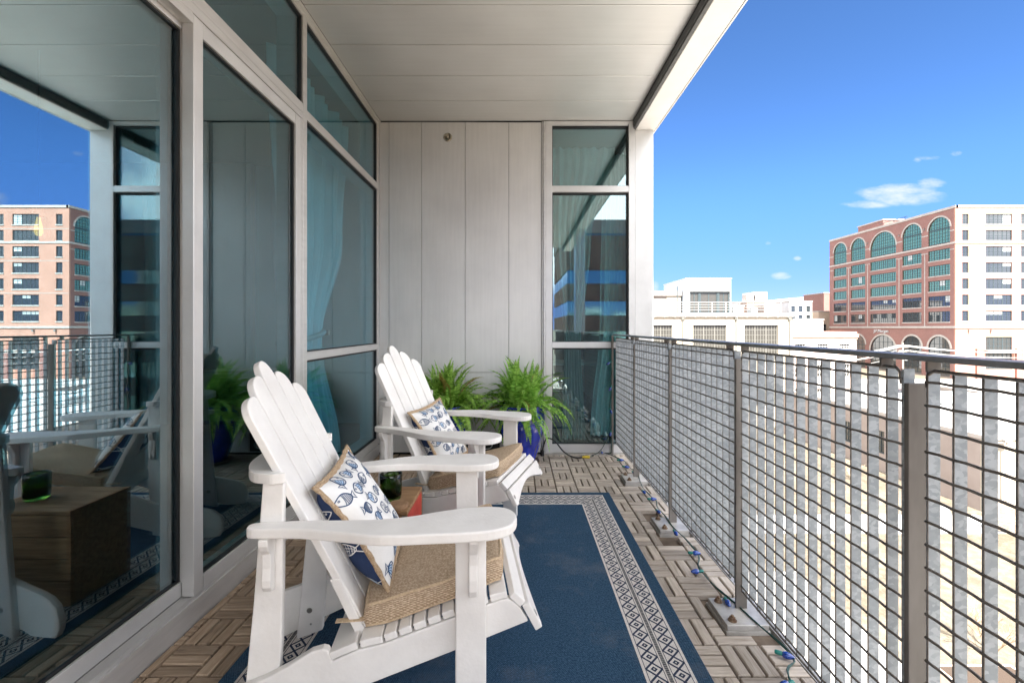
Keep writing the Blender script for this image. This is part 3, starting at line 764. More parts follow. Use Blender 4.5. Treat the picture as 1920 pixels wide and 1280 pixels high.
# ------------------------------------------------------------------ adirondack chairs
RUG = .008
CH1 = ((-.166, 1.535, RUG), R(7.5)); CH2 = ((-.122, 2.502, RUG), R(-17))
SUP = [(-.39,.236), (-.376,.238), (-.308,.262), (-.2376,.273), (-.0866,.318), (.04,.356), (.085,.369), (.112,.371), (.135,.358), (.150,.340), (.20,.246)]
def sup(x):
    for (a, za), (b, zb) in zip(SUP, SUP[1:]):
        if a <= x <= b: return za + (zb-za)*(x-a)/(b-a)
    return SUP[0][1] if x < SUP[0][0] else SUP[-1][1]
def arcpts(cx, cz, r, a0, a1, n): return [(cx + r*math.cos(R(a0+(a1-a0)*i/n)), cz + r*math.sin(R(a0+(a1-a0)*i/n))) for i in range(n+1)]
def smooth_poly(pts, k=5):
    P = [Vector((*p, 0)) for p in pts]; n = len(P); out = []
    for i in range(n):
        a, b, c, d = P[i-1], P[i], P[(i+1) % n], P[(i+2) % n]
        for j in range(k):
            t = j/k; q = .5*((2*b)+(c-a)*t+(2*a-5*b+4*c-d)*t*t+(3*b-a-3*c+d)*t**3); out.append((q.x, q.y))
    return out
def make_chair():
    W = M['white_poly']
    t = thing('adirondack_chair', 'nearer white adirondack chair beside the sliding glass door', 'chair', CH1[0], CH1[1], 'white adirondack chairs on the rug')
    XZ = lambda y: (lambda p, q, tt: (p, tt, q))
    # side rails
    prof = [(-.77,.0), (-.67,.0), (-.55,.052), (-.27,.166), (.0463,.262), (.166,.300), (.1405,.3425), (.125,.3585), (.108,.368), (.085,.367), (.04,.354), (-.0866,.316), (-.2376,.271), (-.308,.260), (-.374,.236),
            (-.379,.255), (-.387,.268), (-.40,.272), (-.43,.266), (-.49,.232), (-.546,.206), (-.631,.178), (-.70,.158), (-.74,.142), (-.772,.112), (-.785,.07), (-.785,.03)]
    for s_ in (-1, 1):
        a, b = (s_*.232, s_*.2575); a, b = min(a, b), max(a, b)
        MB().prism(prof, lambda p, q, y: (p, y, q), b, a).build('side_rail', W, t, bevel=.004)
        # front leg outside the rail, with its arm bracket
        a, b = (s_*.2595, s_*.2845); a, b = min(a, b), max(a, b)
        lg = MB().box(-.042, .043, a, b, 0, .5865).build('leg', W, t, bevel=.004)
        br = [(.2850,.5865), (.3440,.5865), (.343,.570), (.332,.553), (.318,.53), (.314,.50), (.318,.46), (.317,.43), (.308,.41), (.2850,.405)]
        mb = MB(); mb.prism(br, (lambda s2: (lambda p, q, x: (x, s2*p, q)))(s_), -.006, .018) if s_ > 0 else mb.prism(br, lambda p, q, x: (x, -p, q), .018, -.006)
        mb.build('bracket', W, t, bevel=.003)
        # rear leg inside the rail, tapered, carries the back brace
        a, b = (s_*.2200, s_*.2315); a, b = (s_*.2075, s_*.2315); a, b = min(a, b), max(a, b)
        rp = [(-.622,.0), (-.530,.028), (-.512,.30), (-.508,.718), (-.562,.718), (-.585,.40)]
        MB().prism(rp, lambda p, q, y: (p, y, q), b, a).build('leg', W, t, bevel=.004)
        bt = MB()
        for bx, bz in ((-.575,.105), (-.57,.055)):
            r_ = .010 if bz > .08 else .004
            n = 14; y1 = s_*.2065 - s_*.0015
            vs = [(bx+r_*math.cos(2*PI*k/n), y1, bz+r_*math.sin(2*PI*k/n)) for k in range(n)] + [(bx, y1-s_*.001, bz)]
            bt.add(vs, [(k, (k+1) % n, n) for k in range(n)])
        bt.build('bolt', M['bolt'], t)
        br = [(.2315,.5865), (.285,.5865), (.284,.57), (.276,.555), (.262,.54), (.259,.50), (.264,.47), (.262,.45), (.252,.435), (.2315,.432)]
        mb = MB(); mb.prism(br, (lambda s2: (lambda p, q, x: (x, s2*p, q)))(s_), -.553, -.529) if s_ > 0 else mb.prism(br, lambda p, q, x: (x, -p, q), -.529, -.553)
        mb.build('bracket', W, t, bevel=.003)
        # paddle arm
        ol = [(-.588,.205), (-.590,.255), (-.572,.275), (-.447,.292), (-.3125,.334), (-.23,.360), (-.11,.366), (.0,.370), (.06,.364), (.105,.34), (.128,.29), (.12,.24), (.085,.21), (.013,.2015), (-.0737,.217), (-.162,.243), (-.247,.253), (-.335,.247), (-.41,.238), (-.47,.2325), (-.52,.2325), (-.57,.2325)]
        ol[0] = (-.588,.24)
        ol = smooth_poly(ol, 3)
        mb = MB(); mb.prism(ol, (lambda s2: (lambda p, q, z: (p, s2*q, z)))(s_), .587 if s_ < 0 else .615, .615 if s_ < 0 else .587)
        mb.build('armrest', W, t, bevel=.005)
    # backrest: five fanned boards with round tops
    w = Vector((-.443, 0, .8965)).normalized(); nrm = Vector((.8965, 0, .443)).normalized(); o0 = Vector((-.268, 0, .235))
    mb = MB()
    for i, L_ in ((-2,.792), (-1,.848), (0,.893), (1,.848), (2,.792)):
        c0, c1, h0, h1 = i*.0815+.006, i*.0965+.014, .0377, .0452
        ol = [(c0-h0, 0), (c0+h0, 0)]
        def c_(u): return c0 + (c1-c0)*u/.87
        def h_(u): return h0 + (h1-h0)*u/.87
        base = L_ - .058
        ol += [(c_(base*k/3)+h_(base*k/3), base*k/3) for k in (1, 2)]
        for k in range(17):
            a = PI*k/16; cu_, hu_ = c_(base), h_(base)
            if i == 0: ol.append((cu_+hu_*math.cos(a), base + .058*math.sin(a)))
            else:                            # outer shoulder rounds broadly, inner corner barely
                so_ = 1 if i > 0 else -1; pk = cu_ - so_*hu_*.45
                out_ = (math.cos(a) > 0) == (so_ > 0)
                wx = (cu_ + so_*hu_ - pk) if out_ else (cu_ - so_*hu_ - pk)
                ca_ = abs(math.cos(a)); ol.append((pk + wx*ca_, base + .058*math.sin(a) if out_ else base + .058*(1-.30*(1-math.sin(a)))))
        ol += [(c_(base*k/3)-h_(base*k/3), base*k/3) for k in (2, 1)]
        mb.prism(ol, lambda p, q, d: tuple(o0 + w*q + Vector((0, p, 0)) + nrm*d), 0, -.022) if False else mb.prism(ol, lambda p, q, d: tuple(o0 + w*q + Vector((0, p, 0)) + nrm*d), -.022, 0)
    o = mb.build('backrest', W, t, bevel=.0035)
    # arched brace behind the back, ends resting on the rear legs
    ol = [(-.556,-.1), (-.556,.1), (-.550,.20), (-.530,.222), (-.508,.228), (-.503,.234), (-.520,.241), (-.548,.241), (-.600,.210), (-.640,.12), (-.648,0), (-.640,-.12), (-.600,-.210), (-.548,-.241), (-.520,-.241), (-.503,-.234), (-.508,-.228), (-.530,-.222), (-.550,-.20)]
    MB().prism(smooth_poly(ol, 4), lambda p, q, z: (p, q, z), .746, .7185).build('back_brace', W, t, bevel=.005)
    MB().prism([(-.32,.262), (-.29,.262), (-.365,.43), (-.395,.43)], lambda p, q, y: (p, y, q), .2055, -.2055).build('lower_brace', W, t, bevel=.003)
    # seat boards, the front apron with its arched foot
    mb = MB(); th = .022
    br = [(-.376,-.305), (-.299,-.2385), (-.2325,-.199), (-.193,-.1595), (-.1535,-.120), (-.114,-.0805), (-.0745,-.041), (-.035,-.0015), (.0045,.052), (.058,.106)]
    for a, b in br:
        za, zb = sup(a), sup(b); d = Vector((b-a, 0, zb-za)).normalized(); n_ = Vector((-d.z, 0, d.x))
        pts = [(a, za+.002), (b, zb+.002), (b+n_.x*th, zb+n_.z*th), (a+n_.x*th, za+n_.z*th)]
        mb.prism(pts, lambda p, q, y: (p, y, q), .2585, -.2585)
    a, b = (.110,.372), (.142,.3415)
    d = Vector((b[0]-a[0], 0, b[1]-a[1])).normalized(); n_ = Vector((-d.z, 0, d.x))
    mb.prism([(a[0], a[1]), (b[0], b[1]), (b[0]+n_.x*th, b[1]+n_.z*th), (a[0]+n_.x*th, a[1]+n_.z*th)], lambda p, q, y: (p, y, q), .2585, -.2585)
    mb.build('seat', W, t, bevel=.003)
    p0 = Vector((.1475, 0, .345)); dw = Vector((.47, 0, -.883)).normalized(); n_ = Vector((-dw.z, 0, dw.x))
    ol = [(-.2585, 0), (-.2585, .084), (-.235, .088), (-.215, .077)] + [(-.20 + .40*k/14, .074 - .040*math.sin(PI*k/14)) for k in range(15)] + [(.215, .077), (.235, .088), (.2585, .084), (.2585, 0)]
    MB().prism(ol, lambda p, q, d: tuple(p0 + dw*q + Vector((0, p, 0)) + n_*d), .022, 0).build('apron', W, t, bevel=.003)
    bt = MB()
    for s_ in (-1, 1):
        c = p0 + dw*.045 + Vector((0, s_*.243, 0)) + n_*.0232; n = 14
        vs = [tuple(c + dw*.010*math.cos(2*PI*k/n) + Vector((0, .010*math.sin(2*PI*k/n), 0))) for k in range(n)]
        bt.add(vs, [tuple(range(n))])
    bt.build('bolt', M['bolt'], t)
    return t
chair = make_chair()
ch2 = copy_tree(chair); ch2.location = CH2[0]; ch2.rotation_euler = (0, 0, CH2[1])
ch2['label'] = 'farther white adirondack chair in front of the potted ferns'

# ------------------------------------------------------------------ seat cushions
def make_cushion():
    t = thing('seat_cushion', 'tan woven seat cushion on the nearer white chair', 'cushion', CH1[0], CH1[1], 'woven seat cushions')
    x0, x1, hw = -.302, .098, .213; th = .064; nx, ny = 22, 22
    def base(x): return sup(max(min(x, .085), -.3)) + .0265
    def sq(u, k): return math.copysign(abs(u)**k, u)
    mb = MB(); layers = []
    def P(u, v, h):                         # u, v in [-1, 1], h: 0 bottom, 1 top
        # rounded corners in plan
        m_ = max(abs(u), abs(v)); 
        r = 1.0 - .045*max(0, abs(u)+abs(v)-1.55)/.45
        x = (x0+x1)/2 + (x1-x0)/2*u*r; y = hw*v*r
        dome = (1-u**4)*(1-v**4)
        z = base((x0+x1)/2 + (x1-x0)/2*u) + (th + .014*dome)*h + (0 if h > .5 else .0)
        z += .004*math.sin(u*5+1)*math.sin(v*4+2)*h
        return (x, y, z)
    top = [[P(-1+2*i/nx, -1+2*j/ny, 1) for j in range(ny+1)] for i in range(nx+1)]
    bot = [[P(-1+2*i/nx, -1+2*j/ny, 0) for j in range(ny+1)] for i in range(nx+1)]
    vs = [p for r in top for p in r]; mb.add(vs, [(i*(ny+1)+j, (i+1)*(ny+1)+j, (i+1)*(ny+1)+j+1, i*(ny+1)+j+1) for i in range(nx) for j in range(ny)])
    vs = [p for r in bot for p in r]; mb.add(vs, [(i*(ny+1)+j+1, (i+1)*(ny+1)+j+1, (i+1)*(ny+1)+j, i*(ny+1)+j) for i in range(nx) for j in range(ny)])
    ring = [(i, 0) for i in range(nx)] + [(nx, j) for j in range(ny)] + [(i, ny) for i in range(nx, 0, -1)] + [(0, j) for j in range(ny, 0, -1)]
    n = len(ring); K = 5; vs = []
    cx, cz = (x0+x1)/2, 0
    for k in range(K+1):
        f = k/K; bul = .012*math.sin(PI*f)
        for i, j in ring:
            a, b = Vector(bot[i][j]), Vector(top[i][j]); p = a.lerp(b, f); d = Vector((p.x-cx, p.y, 0)).normalized()
            vs.append(tuple(p + d*bul))
    mb.add(vs, [(k*n+i, k*n+(i+1) % n, (k+1)*n+(i+1) % n, (k+1)*n+i) for k in range(K) for i in range(n)])
    mb.build('cover', M['jute'], t, smooth=True)
    mb = MB(); mb.tube([Vector(top[i][j]) + Vector((0,0,-.001)) for i, j in ring], .0045, 7, closed=True); mb.tube([Vector(bot[i][j]) + Vector((0,0,.003)) for i, j in ring], .0045, 7, closed=True)
    mb.build('piping', M['jute_pipe'], t, smooth=True)
    mb = MB()
    for s_ in (-1, 1): MB().box(x0-.075, x0+.002, s_*.205-.009, s_*.205+.009, base(x0)+.022, base(x0)+.0245).build('tie', M['jute_pipe'], t)
    return t
cu = make_cushion()
c2 = copy_tree(cu); c2.location = CH2[0]; c2.rotation_euler = (0, 0, CH2[1]); c2['label'] = 'tan woven seat cushion on the farther white chair'

# ------------------------------------------------------------------ fish pillows
A_, B_, C_, D_ = Vector((-.452,.205,.690)), Vector((-.456,-.150,.665)), Vector((-.243,-.180,.362)), Vector((-.240,.160,.392))
def psurf(s, t, side, T):
    se = s*(1 - (.23 if s < 0 else .14)*(1-t*t)); te = t*(1 - .10*(1-s*s))
    u, v = (se+1)/2, (te+1)/2               # u: near 0 .. far 1 ; v: bottom 0 .. top 1
    p = (C_*(1-u) + D_*u)*(1-v) + (B_*(1-u) + A_*u)*v
    n = (D_-C_).cross(B_-C_).normalized()
    if n.x < 0: n = -n
    h = T*((max(0, 1-s**4))**.75)*((max(0, 1-t**4))**.75)
    h += side*.004*math.sin(s*7+1.3)*math.cos(t*5)*((1-s*s)*(1-t*t))
    return p + n*h*side + n*.012, n
def fish_lines(kind):
    L_ = []
    def body(u): return .27*math.sin(PI*min(1, max(0, (u+.5)/.82)))**.75
    N_ = 16; up = [(-.5+.8*k/N_, body(-.5+.8*k/N_)) for k in range(N_+1)]
    L_.append(up + [(x, -y) for x, y in reversed(up)])
    L_.append([(.27, .05), (.5, .2), (.44, 0), (.5, -.2), (.27, -.05)])
    L_.append([(-.33+.035*math.cos(a), .05+.035*math.sin(a)) for a in [2*PI*k/8 for k in range(9)]])
    L_.append([(-.17+.03*math.cos(a)*1.5, .24*math.sin(a)) for a in [-1.4+2.8*k/6 for k in range(7)]])
    if kind == 0:
        for x in (-.06, .04, .14, .22): L_.append([(x+.04*math.cos(a), body(x)*.9*math.sin(a)) for a in [-1.5+3*k/6 for k in range(7)]])
        L_.append([(-.1, .08), (.25, .03)]); L_.append([(-.1, -.08), (.25, -.03)])
    elif kind == 1:
        for x in (-.08, 0, .08, .16, .23): L_.append([(x, body(x)*.92), (x+.03, -body(x)*.92)])
    elif kind == 2:
        for f in (-.6, -.2, .2, .6): L_.append([(-.1+.36*k/4, f*body(-.1+.36*k/4)) for k in range(5)])
    else:
        for x, y in ((-.05,.1), (-.05,-.08), (.06,.06), (.06,-.1), (.15,.03), (.0,0.0)): L_.append([(x+.022*math.cos(a), y+.022*math.sin(a)) for a in [2*PI*k/6 for k in range(7)]])
    return L_
def make_pillow():
    t = thing('fish_pillow', 'square fish print pillow leaning back on the nearer white chair', 'pillow', CH1[0], CH1[1], 'fish print pillows')
    def side(name, sd, T, m_base, m_line, seed):
        mb = MB(); n = 30
        vs = [psurf(-1+2*i/n, -1+2*j/n, sd, T)[0] for i in range(n+1) for j in range(n+1)]
        fs = [(i*(n+1)+j, (i+1)*(n+1)+j, (i+1)*(n+1)+j+1, i*(n+1)+j+1) for i in range(n) for j in range(n)]
        if sd < 0: fs = [tuple(reversed(f)) for f in fs]
        mb.add(vs, fs, 0)
        rng = random.Random(seed); half = .172
        def put(poly, wd, m_, lift):
            P = [psurf(max(-.995, min(.995, x)), max(-.995, min(.995, y)), sd, T) for x, y in poly]
            L = []
            for i, (p, nn) in enumerate(P):
                a = P[max(i-1, 0)][0]; b = P[min(i+1, len(P)-1)][0]; d = (b-a)
                if d.length < 1e-6: d = Vector((0, 1, 0))
                e = 2e-2; x, y = poly[i]; x = max(-.95, min(.95, x)); y = max(-.95, min(.95, y))
                ns = (psurf(x+e, y, sd, T)[0]-psurf(x-e, y, sd, T)[0]).cross(psurf(x, y+e, sd, T)[0]-psurf(x, y-e, sd, T)[0]).normalized()
                if ns.dot(nn)*sd < 0: ns = -ns
                h = ns.cross(d.normalized())*wd/2
                L.append((p + ns*lift + h, p + ns*lift - h))
            vs = [q for pr in L for q in pr]
            mb.add(vs, [(2*i, 2*i+1, 2*i+3, 2*i+2) for i in range(len(L)-1)], m_)
        spots = []
        rows = 6
        for r_ in range(rows):
            for c_ in range(4):
                x = -.80 + 1.60*(c_ + (.5 if r_ % 2 else 0))/3.5 + rng.uniform(-.03, .03); y = -.86 + 1.72*r_/(rows-1) + rng.uniform(-.03, .03)
                if abs(x) < .90 and abs(y) < .92: spots.append((x, y))
        for i, (x, y) in enumerate(spots):
            L_ = rng.uniform(.34, .42); an = rng.choice([0, PI]) + rng.uniform(-.75, .75); k = rng.randrange(4)
            if rng.random() < .12: L_ *= 1.2
            ca, sa = math.cos(an), math.sin(an)
            tr = lambda p: (x + L_*(p[0]*ca - p[1]*sa), y + L_*(p[0]*sa + p[1]*ca))
            for li, line in enumerate(fish_lines(k)):
                put([tr(p) for p in line], .0036 if li < 2 else .0024, 1, .0012)
            if k == 2 or rng.random() < .2:
                for yy in (-.12, .0, .12): put([tr((-.12+.36*q/5, yy*(1-q*.12))) for q in range(6)], .013, 2, .0008)
        return mb.build(name, [m_base, m_line, M['ink_pale']], t, smooth=True)
    side('front_panel', 1, .050, M['linen'], M['ink'], 5)
    side('back_panel', -1, .098, M['navy'], M['linen'], 8)
    per = []
    n = 26
    for k in range(n): per.append((-1+2*k/n, -1))
    for k in range(n): per.append((1, -1+2*k/n))
    for k in range(n): per.append((1-2*k/n, 1))
    for k in range(n): per.append((-1, 1-2*k/n))
    mb = MB()
    c0 = psurf(0, 0, 1, 0)[0]
    for off in (0.001, .009):
        pts = []
        for i, (s_, t_) in enumerate(per):
            p = psurf(s_, t_, 1, 0)[0]; d = (p - c0).normalized(); pts.append(p + d*off + Vector((.0015*math.sin(i*1.9), .0015*math.cos(i*2.3), 0)))
        mb.tube(pts, [.0062 + .0012*math.sin(i*2.1) for i in range(len(pts))], 7, closed=True)
    mb.build('trim', M['braid'], t, smooth=True)
    return t
pl = make_pillow()
p2 = copy_tree(pl); p2.location = CH2[0]; p2.rotation_euler = (0, 0, CH2[1]); p2['label'] = 'square fish print pillow leaning back on the farther white chair'

# ------------------------------------------------------------------ crate, glass and cork lid
cr = thing('wooden_crate', 'upright old wooden crate with red painted side, used as a side table', 'crate', (-.64, 1.99, RUG))
X0, X1, Y0, Y1, ZT = -.19, .19, -.135, .155, .392
MB().box(X0, X1, Y0, Y1, ZT-.018, ZT).build('top', M['crate_wood'], cr, bevel=.003)
MB().box(X0+.002, X1-.002, Y0+.002, Y1-.002, 0, .016).build('bottom', M['crate_wood'], cr, bevel=.002)
mb = MB(); mb.box(X1-.018, X1-.0005, Y0+.012, Y1-.012, .0165, ZT-.0185)
mb.build('red_side', M['crate_red'], cr, bevel=.002)
mb = MB(); mb.box(X0+.0005, X0+.018, Y0+.012, Y1-.012, .0165, ZT-.0185)
mb.build('end_board', M['crate_wood'], cr, bevel=.002)
mb = MB()
for k in range(4):
    z0 = .0165 + k*.0895; mb.box(X0+.001, X1-.001, Y0+.0005, Y0+.0115, z0, z0+.0865); mb.box(X0+.001, X1-.001, Y1-.0115, Y1-.0005, z0, z0+.0865)
mb.build('slat', M['crate_wood'], cr, bevel=.002)
mb = MB()
for y in (Y0, Y1):
    s_ = 1 if y > 0 else -1
    mb.box(X1-.022, X1+.0012, y-.0012*1, y+.0012, .02, ZT-.02)
mb.build('metal_strap', M['bolt'], cr)
# a faded yellow painted mark low on the red side
mb = MB(); xq = X1 + .0006
mb.box(X1-.0004, xq, -.10, -.092, .23, .33); mb.box(X1-.0004, xq, -.092, -.062, .322, .33); mb.box(X1-.0004, xq, -.062, -.054, .285, .33); mb.box(X1-.0004, xq, -.092, -.062, .277, .285)
mb.build('lettering', M['yellow'], cr)

cp_ = thing('glass_tumbler', 'green glass tumbler candle standing on the crate top', 'glass', (-.553, 1.985, RUG+ZT+.0005))
MB().lathe([(.036, 0), (.042, .004), (.0455, .02), (.047, .07), (.0475, .112), (.0462, .1135), (.0445, .112), (.0435, .07), (.042, .022), (.036, .012), (.0, .011)], 40, cap=False).build('tumbler', M['green_glass'], cp_, smooth=True)
MB().lathe([(.0, .0125), (.0405, .0125), (.0418, .03), (.042, .055), (.020, .054), (.0, .053)], 40, cap=False).build('wax', mat('wax', (.10,.20,.03), (.14,.26,.05), 9, .5), cp_, smooth=True)
ld = thing('cork_lid', 'round cork lid lying on the crate beside the green glass', 'lid', (-.497, 1.892, RUG+ZT+.0005))
MB().lathe([(.038, 0), (.041, .003), (.041, .016), (.038, .019), (.0, .0192)], 36).build('cork', M['cork'], ld, smooth=False, bevel=.0015)

# ------------------------------------------------------------------ pots and ferns
def make_pot():
    t = thing('plant_pot', 'glossy cobalt blue pot with petal facets right of the chairs', 'pot', (.035, 3.86, 0), 0, 'blue pots by the end wall')
    prof = []
    for k in range(33):
        z = .022 + .46*k/32; f = k/32
        r = .112 + .085*math.sin(min(1, f*1.22)*PI/2)**1.1 - .012*max(0, f-.8)/.2
        prof.append((r, z))
    def lobe(a, z, i):
        f = (z-.022)/.46
        tier = min(2, int(f*3.0)); ph = 0 if tier % 2 else PI/12
        g_ = f*3 - tier
        return 1 - .055*abs(math.sin(6*(a+ph)))**1.6*1.0 + .03*math.sin(PI*min(1, g_))  if f < .93 else 1.0
    full = prof + [(prof[-1][0]+.006, .489), (prof[-1][0]+.004, .498), (prof[-1][0]-.010, .498), (prof[-1][0]-.016, .47), (prof[-1][0]-.02, .44)]
    MB().lathe(full, 96, lobe=lambda a, z, i: lobe(a, z, i) if i < 33 else 1.0).build('vessel', M['cobalt'], t, smooth=True)
    MB().lathe([(.0, .442), (.06, .446), (.12, .443), (.168, .441)], 30, cap=False).build('soil', M['soil'], t, smooth=True)
    MB().lathe([(.12, .002), (.150, .006), (.158, .022), (.152, .023), (.144, .012), (.0, .011)], 40).build('saucer', M['terracotta'], t, smooth=True)
    return t
pot = make_pot()
q2 = copy_tree(pot); q2.location = (-.62, 3.85, 0); q2.rotation_euler = (0, 0, .4); q2['label'] = 'glossy cobalt blue pot partly hidden behind the farther chair'
def make_fern(loc, seed, m, lab, nf=128):
    rng = random.Random(seed); mb = MB()
    for f in range(nf):
        az = 2*PI*f*.381966 + rng.uniform(-.25, .25)
        inner = f/nf
        el = R(rng.uniform(58, 88)) if inner < .45 else R(rng.uniform(18, 60))
        L_ = rng.uniform(.36, .48) if inner < .40 else rng.uniform(.38, .54)
        droop = rng.uniform(1.2, 2.3) if inner < .45 else rng.uniform(1.8, 3.1)
        p = Vector((rng.uniform(-.09, .09), rng.uniform(-.09, .09), .44)); K = 24
        d = Vector((math.cos(az)*math.cos(el), math.sin(az)*math.cos(el), math.sin(el)))
        pts = [p.copy()]; dirs = [d.copy()]
        side0 = Vector((-math.sin(az), math.cos(az), 0)); tw = rng.uniform(-.5, .5)
        for k in range(K):
            d = d + Vector((rng.uniform(-.02, .02), rng.uniform(-.02, .02), -droop/K*(.4+1.1*k/K)))
            d.normalize(); p = p + d*(L_/K)
            if loc[1] + p.y > D - .02: p.y = D - .02 - loc[1]
            pts.append(p.copy()); dirs.append(d.copy())
        mb.tube(pts, [.0024*(1-.75*k/K) for k in range(K+1)], 4, m=1, cap=False)
        dry = 2 if rng.random() < .02 else 0
        wmax = rng.uniform(.046, .066)
        M2 = 30
        for k in range(3, M2+1):
            u = k/M2; i = min(K-1, int(u*K)); fr = u*K - i
            q = pts[i].lerp(pts[min(i+1, K)], fr); dd = dirs[i]
            sd = dd.cross(Vector((0,0,1)))
            if sd.length < .15: sd = side0.copy()
            sd.normalize(); nn = sd.cross(dd).normalized()
            sd = (sd*math.cos(tw) + nn*math.sin(tw)).normalized(); nn = sd.cross(dd).normalized()
            prof = (min(1, (u-.04)/.22)**.7)*(1-max(0, u-.35)/.66)**.85
            ll = wmax*max(.06, prof)*rng.uniform(.85, 1.1); lw = min(.0165, L_/M2*1.05)
            for s_ in (-1, 1):
                tip = q + sd*s_*ll + dd*ll*.28 - nn*ll*rng.uniform(-.05, .35)
                mid = q.lerp(tip, .38); h = dd*lw*.62
                cur = nn*lw*.28
                vs = [q - h*.3, mid - h + cur*0, tip, mid + h, q + h*.3]
                mb.add(vs, [(0,1,2,3,4)], dry)
    o = mb.build('fern', [m, M['fern'], M['frond_dry']], smooth=False); o.location = loc
    return tag(o, lab, 'fern', 'boston ferns in the blue pots')
make_fern((.035, 3.86, .0), 3, M['fern_bright'], 'lush boston fern in the blue pot nearest the tall window')
make_fern((-.62, 3.85, .0), 11, M['fern'], 'boston fern in the pot behind the farther chair', 132)

t = thing('outlet_box', 'small dark utility box low on the panel wall between the pots', 'utility box', (-.31, D, .10))
MB().box(-.15, .15, -.075, -.001, -.06, .10).build('case', M['black_rubber'], t, bevel=.006)
mb = MB(); mb.tube([(.03+.055*math.cos(2*PI*k/24), -.085, .0+.035*math.sin(2*PI*k/24)) for k in range(24)], .004, 6, closed=True); mb.build('cable_loop', M['alu_bright'], t, smooth=True)
# ------------------------------------------------------------------ the city beyond
def plane(name, m, x0, x1, y0, y1, z, kind='structure'):
    mb = MB(); mb.add([(x0,y0,z),(x1,y0,z),(x1,y1,z),(x0,y1,z)], [(0,1,2,3)]); return tag(mb.build(name, m), kind=kind)
plane('ground', M['ground'], -3000, 3000, -3000, 3000, GZ)
plane('pavement', M['pave'], 1.5, 15.5, -30, 25, GZ+.012)
plane('path', M['pave'], 15.5, 33, 29.6, 32.6, GZ+.016)
plane('street', M['asphalt'], -60, 260, 74, 108, GZ+.008)
plane('car_park', M['pave'], 34, 260, 18, 32.5, GZ+.010)
plane('plaza', M['pave'], 60, 260, 108.02, 118.5, GZ+.014)
mb = MB()
for k in range(40):
    x = -40 + k*7; mb.add([(x,90.9,GZ+.02),(x+3.5,90.9,GZ+.02),(x+3.5,91.1,GZ+.02),(x,91.1,GZ+.02)], [(0,1,2,3)])
tag(mb.build('road_markings', M['line']), kind='structure')

class Fac:
    """a facade: origin o, unit direction a along it, outward normal n; (u, z, d) -> world"""
    def __init__(s, o, a, n): s.o = Vector(o); s.a = Vector(a); s.n = Vector(n)
    def p(s, u, z, d=0): q = s.o + s.a*u + s.n*d; return (q.x, q.y, z)
    def box(s, mb, u0, u1, z0, z1, d0, d1, m=0):
        vs = [s.p(u0,z0,d0), s.p(u1,z0,d0), s.p(u1,z0,d1), s.p(u0,z0,d1), s.p(u0,z1,d0), s.p(u1,z1,d0), s.p(u1,z1,d1), s.p(u0,z1,d1)]
        mb.add(vs, [(3,2,1,0),(4,5,6,7),(0,1,5,4),(1,2,6,5),(2,3,7,6),(3,0,4,7)], m)
def grid_wall(F, mb, u0, u1, z0, z1, cols, rows, dep=.4):
    """wall with rectangular openings cols x rows"""
    x = u0
    for a, b in cols:
        if a > x: F.box(mb, x, a, z0, z1, -dep, 0)
        z = z0
        for c, d in rows:
            if c > z: F.box(mb, a, b, z, c, -dep, 0)
            z = d
        if z < z1: F.box(mb, a, b, z, z1, -dep, 0)
        x = b
    if x < u1: F.box(mb, x, u1, z0, z1, -dep, 0)
